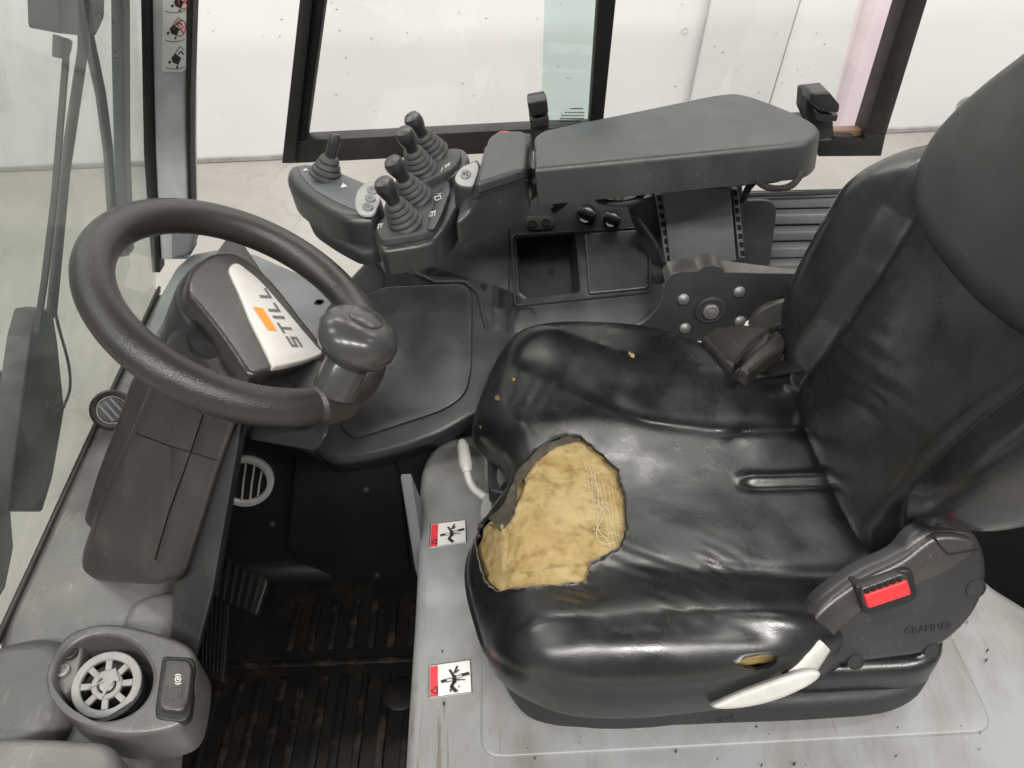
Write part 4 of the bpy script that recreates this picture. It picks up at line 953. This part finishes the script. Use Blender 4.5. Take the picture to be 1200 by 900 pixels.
# seat pan below the cushion and suspension skirt
ocp = [Vector((cc.x+(p.x-cc.x)*.955, cc.y+(p.y-cc.y)*.955, .452)) for p in oc[::3]]
obj('seat_pan', prism(ocp, (0, 0, -.022), .004), 'rubber', seat)
ocs = cr_curve([Vector((x, y, .440)) for x, y in [(-.035, .50), (-.012, .428), (.03, .402), (.12, .397), (.22, .396), (.32, .396), (.40, .402), (.448, .432), (.47, .50), (.47, .65), (.45, .86), (.2, .90), (.02, .88), (-.03, .78), (-.035, .64)]], 5, True)
obj('suspension_skirt', prism(ocs, (0, 0, -.045), .012, 4, both=True), 'rubber', seat)
rl_ = [Vector((x, y, .478)) for x, y in [(.27, .412), (.36, .408), (.42, .412), (.452, .44), (.46, .50), (.44, .56), (.30, .52), (.26, .45)]]
obj('suspension_cover', prism(cr_curve(rl_, 5, True), (0, 0, -.05), .014, 4), 'leather', seat)
# side housing at the near rear corner
sO = Vector((.4, .400, .46)); sN = Vector((.08, -.90, .42)).normalized()
def SH(px, py, o=0): return UP(px, py, sO+sN*o, sN)
hs = spl([(948, 738), (962, 708), (1008, 674), (1054, 652), (1072, 632), (1096, 620), (1138, 622), (1154, 642), (1160, 672), (1152, 706), (1130, 738), (1093, 765), (1050, 774), (975, 780), (962, 762)], 4)
hou = obj('hinge_cover', prism([SH(*q) for q in hs], -sN*.022, .010, 4), 'plastic', seat)
fac = [(950, 738), (966, 712), (1010, 680), (1056, 658), (1080, 640), (1100, 628), (1135, 630), (1146, 645), (1120, 668), (1070, 690), (1020, 712), (990, 736), (968, 756)]
obj('upper_facet', prism([SH(*q, .006) for q in spl(fac, 3)], -sN*.010+Vector((0, .01, -.004)), .006, 3), 'plastic2', hou)
for q, rr in (((1144, 690), .0105), ((1003, 776), .009), ((1093, 764), .009)):
    obj('plug', lathe([(rr, -.002), (rr, .0006), (rr*.86, .0006), (rr*.86, -.0004), (.0001, -.0004)], SH(*q, .0005), sN, 22), 'rubber', hou)
obj('cover_seam', tube([SH(*q, .0065) for q in [(1092, 625), (1102, 640), (1112, 650), (1132, 646.5), (1147, 644)]], .001, 6), 'void', hou)
tx = bpy.data.curves.new('maker', 'FONT'); tx.body = 'GRAMMER'; tx.size = .011; tx.extrude = .0002
to = bpy.data.objects.new('maker', tx); C.objects.link(to); bpy.context.view_layer.update()
me = bpy.data.meshes.new_from_object(to.evaluated_get(bpy.context.evaluated_depsgraph_get())); bpy.data.objects.remove(to)
bm = bmesh.new(); bm.from_mesh(me); p0 = SH(1060, 744, .0006); xd = (SH(1112, 737, .0006)-p0).normalized(); yd = sN.cross(xd)
for v in bm.verts: v.co = p0+xd*v.co.x+yd*v.co.y+sN*v.co.z
obj('raised_lettering', bm, 'plastic', hou)
tx = bpy.data.curves.new('maker', 'FONT'); tx.body = 'GRAMMER'; tx.size = .019; tx.extrude = .0003; tx.space_character = 1.25
to = bpy.data.objects.new('maker', tx); C.objects.link(to); bpy.context.view_layer.update()
me = bpy.data.meshes.new_from_object(to.evaluated_get(bpy.context.evaluated_depsgraph_get())); bpy.data.objects.remove(to)
bm = bmesh.new(); bm.from_mesh(me); p0 = Vector((.122, .3955, .4095))
for v in bm.verts: v.co = p0+Vector((v.co.x, -v.co.z, v.co.y))
obj('raised_lettering', bm, 'black', seat)
# belt buckle in the housing
bk = thing('belt_buckle', 'seat belt buckle with a red release button beside the cushion', 'belt buckle', SH(1040, 695, .0))
bez = [(1002, 688), (1058, 667), (1070, 668), (1076, 700), (1068, 708), (1020, 722), (1012, 718)]
def SB(px, py, o): return SH(px, py, .010+o)
obj('bezel', prism(rp([SB(*q, .001) for q in bez], .005), -sN*.02, .003, 3), 'black', bk)
obj('body', prism(rp([SB(*q, .006) for q in [(1009, 690), (1056, 672), (1064, 674), (1069, 696), (1016, 714), (1011, 708)]], .004), -sN*.01, .002, 3), 'plastic2', bk)
obj('release_button', prism(rp([SB(*q, .009) for q in [(1013, 698), (1064, 680), (1069, 697), (1018, 714)]], .003), -sN*.008, .0018, 3), 'red', bk)
for k in range(6):
    x0, y0 = 1014+k*7.6, 692-k*2.7
    obj('slot', prism([SB(*q, .0078) for q in [(x0, y0), (x0+4.6, y0-1.6), (x0+5.4, y0+2.4), (x0+.9, y0+4)]], -sN*.002, 0), 'void', bk)
# recline handle
hl = obj('recline_handle', prism([UP(a, b, Vector((.3, .352, .50)), Vector((0, -.8, .6)).normalized()) for a, b in spl([(835.5, 829), (846, 822), (870, 811), (912, 796), (945, 786), (959, 786), (963, 791), (957, 799), (940, 809), (912, 821), (880, 829), (850, 832)], 3)], Vector((0, .6, -.8))*.014, .005, 4), 'white_plastic', seat)
obj('handle_stem', tube([UP(926, 800, Vector((.3, .378, .50)), Vector((0, -.8, .6))), UP(950, 776, Vector((.3, .380, .50)), Vector((0, -.8, .6))), UP(966, 756, Vector((.3, .385, .50)), Vector((0, -.8, .6)))], [(.012, .005), (.013, .006), (.010, .005)], 10, flat=Vector((.7, .3, .2))), 'white_plastic', hl)

# ================================================================== right console
t = thing('side_console', 'dark moulded console beside the seat with a flat lid and an open tray', 'console', (-.1, 1.0, .3))
ZC = .515
nQ = Vector((0, -.56, .83)).normalized(); QO = Vector((0, .955, .49))
def CQ(px, py, o=0): return UP(px, py, QO+nQ*o, nQ)
cf = [CQ(*q) for q in [(372, 372), (398, 335), (440, 290), (500, 300), (566, 322), (600, 330), (640, 360), (640, 470), (590, 480), (552, 492), (520, 512), (470, 530), (430, 540), (388, 545), (350, 520)]]
obj('front_body', prism(rp(cf, .02), -nQ*.055, .014, 5), 'plastic', t)
obj('front_skirt', prism([Vector((-.36, .897, .40)), Vector((.02, .897, .40)), Vector((.02, .897, -.01)), Vector((-.36, .897, -.01))], (0, .03, 0), .004), 'black', t)
lid = rp([CQ(*q, .0035) for q in [(416, 352), (446, 336), (542, 332), (553, 344), (552.5, 432), (546, 462), (522, 480), (440, 507), (414, 514), (398, 500)]], [.02, .02, .015, .015, .03, .02, .03, .03, .01, .01])
gc = sum(lid, Vector())/len(lid)
obj('lid_gap', prism([gc+(p-gc)*1.014-nQ*.0022 for p in lid], -nQ*.003), 'void', t)
obj('lid', prism(lid, -nQ*.0035, .0018, 3), 'plastic', t)
obj('seam', tube([CQ(*q, .0003) for q in [(427, 300), (440, 308), (450, 322), (450, 336)]], .0009, 6), 'void', t)
slope = obj('slope_body', prism(rp([CQ(*q) for q in [(470, 322), (500, 285), (520, 240), (600, 226), (772, 222), (778, 300), (783, 345), (758, 388), (690, 396), (600, 395), (572, 392), (566, 352), (555, 334), (500, 328)]], .008), -nQ*.14, .008, 3), 'plastic', t)
obj('ridge', tube([CQ(*q, .0) for q in [(486, 320), (510, 331), (545, 331), (560, 343), (565, 365), (570, 385)]], .0035, 8), 'plastic', t)
obj('groove', tube([CQ(*q, .0) for q in [(596.5, 268), (596.5, 320), (597, 372)]], .0016, 6), 'void', t)
# tray: plate with a well
def well(outer, inner, depth, bev=.0, pull=(0, 0)):
    bm = bmesh.new(); o_ = [bm.verts.new(p) for p in outer]; i_ = [bm.verts.new(p) for p in inner]; b_ = [bm.verts.new(p-nQ*depth) for p in inner]; s_ = [bm.verts.new(p-nQ*.012) for p in outer]; n = len(outer)
    for k in range(n):
        j = (k+1) % n
        bm.faces.new((o_[k], o_[j], i_[j], i_[k])); bm.faces.new((i_[k], i_[j], b_[j], b_[k])); bm.faces.new((o_[j], o_[k], s_[k], s_[j]))
    bm.faces.new(b_); return bm
tp = 'tray'
well = rp([CQ(*q, .02) for q in [(604, 276), (679, 271), (685, 342), (608, 351)]], .008)
wb = rp([CQ(*q, -.042) for q in [(607, 282), (664, 278), (671, 345), (610, 350)]], .008)
carve(slope, well, wb)
obj('tray', prism([p-nQ*.0 for p in rp([CQ(*q, -.0405) for q in [(605, 281), (666, 277), (673, 346), (609, 351)]], .008)], -nQ*.001), 'black', t)
obj('tray_plug', lathe([(.006, 0), (.005, .001), (.0001, .001)], CQ(646, 318, -.0402), nQ, 14), 'void', t)
obj('tray_lid', prism(rp([CQ(*q, .005) for q in [(685, 273), (752, 268), (760, 276), (760, 338), (690, 345)]], .005), -nQ*.006, .003, 3), 'plastic', t)
obj('tray_rim', tube(rp([CQ(*q, .004) for q in [(600, 276), (755, 267), (762.5, 274), (762, 342), (604, 358.5)]], .008), .0022, 8, True), 'plastic', t)
so = obj('socket_plate', prism(rp([CQ(*q, .003) for q in [(617, 253), (645, 252), (650, 258), (648, 268), (622, 270), (615, 263)]], .008), -nQ*.004, .0015), 'strap', t)
for q in ((624, 262.5), (639.5, 261.5)): obj('socket_hole', lathe([(.0001, .0008), (.0055, .0008), (.0065, .0018), (.0075, .0004)], CQ(*q, .003), nQ, 16), 'void', so)
for q, rr in (((687, 252), .0165), ((717, 258), .0145)):
    kx = obj('rotary_knob', lathe([(rr, 0), (rr, .006), (rr*.93, .010), (.0001, .010)], CQ(*q, .001), nQ, 26), 'black', t)
    c0 = CQ(*q, .011); e1 = (CQ(q[0]+10, q[1]+4, .011)-c0).normalized(); e2 = nQ.cross(e1)
    bm = bmesh.new(); add_box(bm, c0+nQ*.006, e1*rr*.95, e2*rr*.3, nQ*.006, .002); obj('grip', bm, 'plastic', kx)
    bm = bmesh.new()
    for s_ in (1, -1):
        for k in range(6):
            a0, a1 = R(55+k*12), R(67+k*12); wd = .0016*math.sin(math.pi*(k+.5)/6)+.0006
            P4 = [c0+nQ*.0002+s_*(e1*math.cos(a)*r_+e2*math.sin(a)*r_) for a, r_ in ((a0, rr*.72-wd), (a0, rr*.72+wd), (a1, rr*.72+wd), (a1, rr*.72-wd))]; add_poly(bm, P4)
    obj('scale_mark', bm, 'sticker', kx)

# ================================================================== armrest with control console
ZA = .82
arm = thing('armrest', 'broad dark grey armrest pad beside the joysticks', 'armrest', U(790, 220, z=.74))
top = rp(pl([(626, 197), (624.5, 160), (634, 152), (852, 107), (879, 110.5), (938, 133), (966, 150), (950, 166)], z=ZA), [.004, .01, .012, .05, .05, .05, .035, .02], 6)
obj('pad', prism(top, Vector((.004, -.002, -.050)), .008, 4), 'armtop', arm)
obj('underside', prism([p+Vector((0, 0, -.044)) for p in rp(pl([(640, 190), (650, 158), (850, 118), (930, 142), (930, 166)], z=ZA), .02)], (0, 0, -.012), .005), 'black', arm)
front = [(557, 216), (615.5, 197.5), (622, 246), (606, 261), (536, 291), (533.5, 261), (548, 248), (554.5, 232)]
YA = .905
fA, fB = U(558, 214, z=ZA-.004), U(616, 196.5, z=ZA-.004); fn_ = Vector((0, 0, 1)).cross(fB-fA).normalized()
fr = obj('front_block', prism(rp(plp(front, fA, fn_), .006), Vector((.012, .115, 0)), .008, 4, sides=False), 'plastic', arm)
obj('front_cap', prism(rp(pl([(558, 214), (616, 196), (620, 156), (612, 152), (582, 153), (572, 160)], z=ZA-.002), .008), (0, 0, -.014), .007, 4), 'armtop', arm)
obj('cap_seam', tube(plp([(554, 233), (585, 222), (618, 211)], fA, fn_), .0009, 6), 'void', arm)
obj('support_arm', tube(cr_curve([U(400, 238, z=.712), U(470, 262, z=.702), U(548, 262, z=.715), U(640, 205, z=.765)], 6), .017, 12), 'black', arm)
eb = thing('emergency_button', 'red button top showing behind the front of the armrest', 'button', U(591, 160, y=1.06))
obj('cap', lathe([(.010, -.03), (.0145, -.02), (.0145, -.004), (.011, 0), (.0001, .001)], U(591, 157, y=1.06), Z, 22), 'red', eb)
# horn button pod
hb = thing('horn_button', 'light grey teardrop button plate with a round horn key', 'button', U(545, 215, z=.75))
hz = .792
hpx = spl([(531, 211), (533, 203), (541, 194), (551, 189.5), (560, 187), (563, 197), (559, 210), (555, 219), (546, 219), (536, 217)], 3)
obj('shell', prism(pl(hpx, z=hz-.0015), (0, 0, -.035), .004), 'rubber', hb)
gcx = sum(q[0] for q in hpx)/len(hpx); gcy = sum(q[1] for q in hpx)/len(hpx)
obj('plate', prism(pl([(gcx+(x-gcx)*.86, gcy+(y-gcy)*.86) for x, y in hpx], z=hz), (0, 0, -.003), .0012), 'plate_btn', hb)
kb_ = obj('key', prism(pl(ellipse((545.5, 203), 6.2, 5.2, -25), z=hz+.0022), (0, 0, -.003), .001), 'grey_btn', hb)
bm = bmesh.new(); fz = lambda s, tt: U(540+s*11, 198+tt*10, z=hz+.0026)
stroke(bm, fz, .3, .35, .3, .7, .1); stroke(bm, fz, .3, .5, .75, .3, .09); stroke(bm, fz, .3, .55, .75, .75, .09); stroke(bm, fz, .75, .3, .75, .75, .09); obj('horn_symbol', bm, 'black_ink', kb_)

cp = thing('joystick_console', 'black joystick console with four short levers in rubber boots', 'control console', U(490, 280, z=.69))
ZJ = .745
nh = rp(pl([(434, 268), (441, 250), (470, 232), (505, 218), (528, 213), (541, 222), (540, 238), (528, 262), (512, 280), (490, 287), (446, 294)], z=ZJ), .012, 5)
obj('housing', prism(nh, (.002, 0, -.036), .008, 4), 'plastic', cp)
tpz = ZJ+.010
obj('top_plate', prism(rp(pl([(439, 266), (455, 246), (480, 228), (510, 211), (526, 210), (528, 222), (520, 248), (508, 268), (488, 274), (446, 280)], z=tpz), .010, 5), (0, 0, -.012), .003, 3), 'boot', cp)
obj('label_pad', prism(rp(pl([(500, 268), (505, 248), (514, 222), (525, 214), (527, 224), (518, 250), (509, 268)], z=tpz+.002), .005, 4), (0, 0, -.003), .001), 'plastic', cp)
bm = bmesh.new(); fz = lambda s, tt: U(s, tt, z=tpz+.0026)
stroke(bm, fz, 509, 231, 516, 229, 1); stroke(bm, fz, 509, 231, 511, 235, 1); stroke(bm, fz, 511, 235, 516, 233, 1); stroke(bm, fz, 516, 229, 517, 233, 1); stroke(bm, fz, 513, 227.5, 517.5, 226.5, .8)
stroke(bm, fz, 504, 249, 511, 247, 1); stroke(bm, fz, 507, 248, 506, 254, 1); stroke(bm, fz, 510, 247, 509, 253, 1); stroke(bm, fz, 504, 251, 503.5, 254, .8)
fz = lambda s, tt: U(s, tt, z=tpz+.0006)
stroke(bm, fz, 443, 263, 449, 262, 1); stroke(bm, fz, 444, 263, 443, 268, 1); stroke(bm, fz, 447.5, 262, 446, 267, 1)
obj('lever_symbols', bm, 'pale', cp)
fh = rp(pl([(478, 214), (484, 196), (505, 180), (530, 171.5), (545, 174), (550, 183), (546, 197), (530, 207), (510, 214), (495, 220)], z=ZJ+.012), .010, 5)
obj('housing', prism(fh, (.002, 0, -.036), .007, 4), 'plastic', cp)
obj('top_plate', prism(rp(pl([(484, 206), (500, 186), (525, 173.5), (539, 173), (541, 182), (532, 196), (512, 206), (494, 214)], z=ZJ+.022), .010, 5), (0, 0, -.012), .003, 3), 'boot', cp)
bm = bmesh.new(); fz = lambda s, tt: U(s, tt, z=ZJ+.0226)
stroke(bm, fz, 517, 201, 519, 196, .8); stroke(bm, fz, 521, 195, 527, 191, .9); stroke(bm, fz, 522, 197, 524, 193, .8); stroke(bm, fz, 525, 195, 527, 191.5, .8); obj('lever_symbols', bm, 'pale', cp)
obj('neck_bracket', prism(rp(pl([(541, 238), (556, 234), (556, 258), (538, 263)], y=.93), .006), (0, .07, 0), .006), 'plastic', cp)
def lever(base, topp, z0, sc_=1.0):
    O = U(*base, z=z0); K = None
    axd = Vector((-.42, -.10, .90)).normalized()
    # axis chosen so the ball stands over its pixel at a real lean
    best = None
    for lx in [k*.02-.9 for k in range(60)]:
        for ly in (-.3, -.2, -.1, 0, .1, .2):
            d = Vector((lx, ly, 1)).normalized(); p = O+d*.062*sc_; e = (Vector(proj(p))-Vector(topp)).length
            if best is None or e < best[0]: best = (e, d)
    d = best[1]; s = sc_
    bo = [(.0225, 0), (.0235, .003), (.0195, .007), (.0215, .0095), (.0210, .012), (.0172, .015), (.0190, .0175), (.0184, .020), (.0150, .023), (.0168, .0255), (.0162, .0275), (.0130, .0305), (.0142, .033), (.0135, .036), (.0105, .0385)]
    l = obj('joystick', lathe([(.0082, .03), (.0085, .042), (.0092, .050), (.0118, .057), (.0136, .064), (.0134, .070), (.0105, .0755), (.0001, .078)], O, d, 22), 'boot', cp) if False else None
    l = obj('joystick', add_lathe(bmesh.new(), [(a*s, b*s) for a, b in [(.0078, .03), (.0085, .040), (.0092, .046), (.0114, .053), (.0132, .060), (.0130, .0665), (.0105, .0715), (.0001, .074)]], O, d, 22), 'plastic', cp)
    obj('rubber_boot', add_lathe(bmesh.new(), [(a*s, b*s) for a, b in bo], O, d, 26), 'boot', l)
lever((476, 263), (452, 220), tpz); lever((488, 233), (463, 193), tpz); lever((494, 200), (476, 163), ZJ+.022); lever((509, 180), (487, 146), ZJ+.022)

# direction pod
dp = thing('direction_pod', 'dark boat shaped control pod with a small lever and three oval buttons', 'control pod', U(390, 240, z=.70))
ZV = .765
po = rp(pl([(333, 204), (337, 192.5), (358, 190), (388, 196), (415, 205), (443, 220), (447, 234), (438, 252), (426, 254), (405, 254), (378, 243), (352, 226), (338, 215)], z=ZV), .015, 5)
obj('hull', prism(po, (.006, -.004, -.045), .014, 5), 'plastic', dp)
obj('hull_base', prism([p+Vector((.006, -.004, -.04)) for p in rp(pl([(340, 200), (388, 200), (440, 222), (440, 254), (410, 262), (378, 246), (350, 228)], z=ZV), .02, 5)], (.004, 0, -.022), .01, 4), 'rubber', dp)
obj('top_plate', prism(rp(pl([(349, 194), (360, 192.5), (400, 203), (442, 221), (446, 233), (439, 247), (424, 249), (395, 237), (368, 222), (352, 205)], z=ZV+.0015), .012, 5), (0, 0, -.004), .0012), 'podplate', dp)
bpn = obj('button_plate', prism(pl(spl([(416, 236), (420, 222), (432, 212), (440, 214.5), (446, 226), (444, 238), (438, 250), (428, 252), (419, 248)], 3), z=ZV+.0035), (0, 0, -.003), .001), 'plate_btn', dp)
for q in ((436, 221.5), (433.5, 231), (430.5, 241)):
    b_ = obj('button', prism(pl(ellipse(q, 6.2, 4.2, 15), z=ZV+.0062), (0, 0, -.003), .0012), 'grey_btn', bpn)
    bm = bmesh.new(); fz = lambda s, tt: U(q[0]+s, q[1]+tt, z=ZV+.0066)
    stroke(bm, fz, -2, -1.5, 2, -.9, .6); stroke(bm, fz, -2, -1.5, -2.2, 1, .6); stroke(bm, fz, -2.2, 1, 1.8, 1.6, .6); stroke(bm, fz, 2, -.9, 1.8, 1.6, .6); obj('symbol', bm, 'ink', b_)
bm = bmesh.new(); add_poly(bm, [U(399, 220, z=ZV+.0022), U(407, 218.5, z=ZV+.0022), U(402, 214, z=ZV+.0022)]); obj('arrow_mark', bm, 'pale', dp)
bm = bmesh.new(); add_poly(bm, [U(355, 200, z=ZV+.0022), U(358, 197, z=ZV+.0022), U(361, 199.5, z=ZV+.0022)]); obj('arrow_mark', bm, 'pale', dp)
O = U(381, 207, z=ZV+.001); dv = (U(391, 168, y=O.y+.004)-O).normalized()
lv = obj('direction_lever', add_tube(bmesh.new(), [O+dv*.028, O+dv*.045, O+dv*.058, O+dv*.064], [(.0075, .0065), (.0078, .006), (.0088, .005), (.0045, .003)], 14, flat=Vector((1, 0, 0))), 'plastic', dp)
obj('rubber_boot', lathe([(.0235, 0), (.0235, .003), (.0195, .006), (.021, .0085), (.0205, .011), (.0165, .014), (.018, .0165), (.017, .019), (.0135, .022), (.0145, .025), (.0115, .030), (.009, .031)], O, dv, 26), 'boot', lv)

# ================================================================== column of the armrest, bracket, cables
co = thing('armrest_column', 'grey upright armrest column with slotted ladder strips on both sides', 'column', (.26, 1.06, .55))
YC = 1.04
obj('front_panel', prism(rp(pl([(776, 224), (856, 220), (863, 306), (786, 312)], y=YC), .003), (0, .05, 0), .002), 'panel', co)
obj('back_panel', prism(pl([(762, 222), (870, 218), (874, 314), (778, 318)], y=YC+.035), (0, .02, 0), .002), 'bracket', co)
obj('side_body', prism(pl([(733, 238), (772, 228), (783, 316), (770, 320), (745, 270)], y=YC+.03), (0, .05, 0), .004), 'plastic', co)
for (xa, ya, xb, yb, n) in ((770, 228, 783, 308, 8), (859, 222, 869, 302, 8)):
    fr_ = obj('ladder_strip', prism([*pl([(xa-1, ya), (xa+6, ya), (xb+4, yb), (xb-3, yb)], y=YC+.006)], (0, .02, 0), .001), 'panel', co)
    for k in range(n):
        f0, f1 = (k+.2)/n, (k+.78)/n
        obj('slot', prism(pl([(xa+(xb-xa)*f0-.2, ya+(yb-ya)*f0), (xa+(xb-xa)*f0+4.2, ya+(yb-ya)*f0), (xa+(xb-xa)*f1+4, ya+(yb-ya)*f1), (xa+(xb-xa)*f1-.4, ya+(yb-ya)*f1)], y=YC+.0052), (0, .002, 0)), 'void', fr_)
sp = thing('side_plate', 'dark flat plate with rounded corner right of the armrest column', 'plate', U(885, 300, y=1.08))
obj('plate', prism(rp(pl([(864, 236), (902, 234), (911, 243), (902, 312), (868, 316)], y=1.08), [.004, .02, .02, .004, .004], 5), (0, .006, 0), .0015), 'bracket', sp)
sh = thing('rear_shelf', 'grey slatted shelf behind the seat by the side opening', 'shelf', (.6, 1.2, .55))
for k, (ya, yb) in enumerate(((229, 243), (250, 262), (270, 281), (289, 301), (308, 324))):
    obj('slat', prism(pl([(866, ya+3), (1010, ya), (1010, yb), (866, yb+3)], y=1.16-k*.012), (0, .02, -.0), .004), 'panel', sh)
obj('back_board', prism(pl([(866, 230), (1010, 227), (1010, 330), (866, 330)], y=1.19), (0, .02, 0), .003), 'bracket', sh)
obj('edge_strip', tube([U(862, 229, y=1.15), U(940, 227, y=1.15), U(1010, 224, y=1.15)], .004, 8), 'seal', sh)
br = thing('pivot_bracket', 'dark steel pivot bracket with domed rivets and a centre nut', 'bracket', (.3, .97, .5))
YB = .972
bp_ = [(740, 383), (752, 379), (762, 371.5), (770, 362), (775.5, 352), (778, 340), (780, 331), (786, 322.5), (797, 318.5), (818, 318), (825, 312.5), (836, 311), (846, 314.5), (850, 319.5), (926, 321), (960, 322), (960, 352), (926, 355), (890, 367.5), (870, 380), (823, 400), (740, 400)]
pb = pl(bp_, y=YB)
bm = prism(pb, (0, .008, 0), .001); obj('plate', bm, 'bracket', br)
# bent flange along the top
fl_px = bp_[6:16]; bm = bmesh.new(); prev = None
fv = [(bm.verts.new(U(a, b-.3, y=YB+.001)), bm.verts.new(U(a, b-.3, y=YB+.001)+Vector((-.004, .05, .012))*(.5 if a < 852 else .2))) for a, b in fl_px]
for (a, b), (c, d) in zip(fv, fv[1:]): bm.faces.new((a, c, d, b))
bmesh.ops.solidify(bm, geom=bm.faces[:], thickness=.004); obj('flange', bm, 'edge', br)
obj('worn_edge', tube(pl(bp_[0:9], y=YB-.0008), .0013, 6), 'edge', br)
for q in ((800.5, 350), (866, 341.5), (802.5, 384), (867, 376)):
    obj('rivet', lathe([(.0092, 0), (.0088, .003), (.0062, .0055), (.0001, .0068)], U(*q, y=YB), (0, -1, .25), 20), 'metal', br)
obj('pivot_ring', lathe([(.017, 0), (.0235, 0), (.0235, .004), (.021, .0055), (.017, .004)], U(832, 362, y=YB-.001), (0, -1, 0), 28), 'bracket', br)
obj('pivot_recess', lathe([(.018, .0), (.018, .0015), (.0001, .0015)], U(832, 362, y=YB-.001), (0, -1, 0), 24), 'void', br)
obj('pivot_nut', lathe([(.0125, 0), (.0125, .008), (.0105, .0105), (.006, .0105), (.0055, .013), (.0001, .0135)], U(832, 363, y=YB-.002), (0, -1, .1), 6+18), 'metal', br)
obj('slot', prism(rp(pl([(903, 352), (926, 344), (926, 350), (906, 356)], y=YB-.001), .003), (0, .004, 0)), 'void', br)
def corrug(P, r0, name, parent, m='rubber'):
    P = cr_curve(P, 14); rad = [r0*(1.12 if (i % 2) else .86) for i in range(len(P))]
    return obj(name, tube(P, rad, 8), m, parent)
cb = thing('corrugated_hose', 'black corrugated hose loop with a pale plug under the front of the armrest pad', 'hose', U(720, 235, z=.72))
corrug([U(650, 240, y=.99), U(690, 226, y=.95), U(703, 235, y=.935), U(725, 239, y=.93), U(748, 233, y=.935), U(757, 218, y=.95)], .0045, 'hose', cb)
corrug([U(648, 247, y=.99), U(660, 238, y=.985), U(668, 222, y=.98)], .005, 'hose', cb)
obj('plug', lathe([(.006, -.012), (.0065, .0), (.005, .006), (.0001, .009)], U(724, 227, y=.935), Vector((-.1, -.3, 1)), 14), 'white_plastic', cb)
corrug([U(738, 244, y=1.0), U(752, 262, y=1.0), U(768, 285, y=1.0), U(778, 306, y=1.0)], .003, 'hose', cb)
cb = thing('corrugated_hose', 'black corrugated hose loop under the rear corner of the armrest pad', 'hose', U(910, 220, z=.74))
corrug([U(884, 200, y=.95), U(891, 215, y=.935), U(908, 221, y=.93), U(928, 217, y=.93), U(940, 202, y=.95)], .0045, 'hose', cb)
corrug([U(884, 212, y=1.02), U(876, 222, y=1.03), U(871, 236, y=1.04)], .005, 'hose', cb)

# seat belt between bracket and backrest
sb = thing('seat_belt', 'crumpled dark seat belt buckle and strap beside the far cushion bolster', 'seat belt', U(880, 400, z=.55))
obj('anchor_disc', prism(pl(ellipse((920, 378), 42, 24, -12, 30), y=.945), (0, .01, 0), .002), 'edge', sb)
def flatq(px, zz, th=.008, bev=.003): return prism(rp(pl(px, z=zz), .004), (0, 0, -th), bev)
obj('strap_fold', flatq([(822, 392), (840, 380), (868, 378), (903, 383), (878, 412), (860, 428), (848, 420)], .575, .03, .008), 'strap', sb)
obj('tongue', flatq([(866, 430), (882, 411), (909, 389), (922, 396), (920, 405), (894, 423), (877, 437)], .602, .022, .006), 'strap', sb)
obj('cover', flatq([(872, 436), (905, 414), (928, 408), (930, 436), (880, 442)], .562, .03, .006), 'black', sb)
obj('strap_edge', tube(cr_curve([U(862, 426, z=.593), U(880, 402, z=.597), U(905, 384, z=.597), U(918, 378, z=.597), U(921, 366, z=.600), U(918, 362, z=.60)]), .0022, 6), 'black', sb)
obj('clip', tube([U(904, 388, z=.602), U(912, 384, z=.602), U(920, 392, z=.60)], .005, 8), 'black', sb)
obj('webbing', prism(pl([(905, 425), (960, 412), (960, 432), (900, 440)], z=.575), (0, 0, -.003)), 'black', sb)
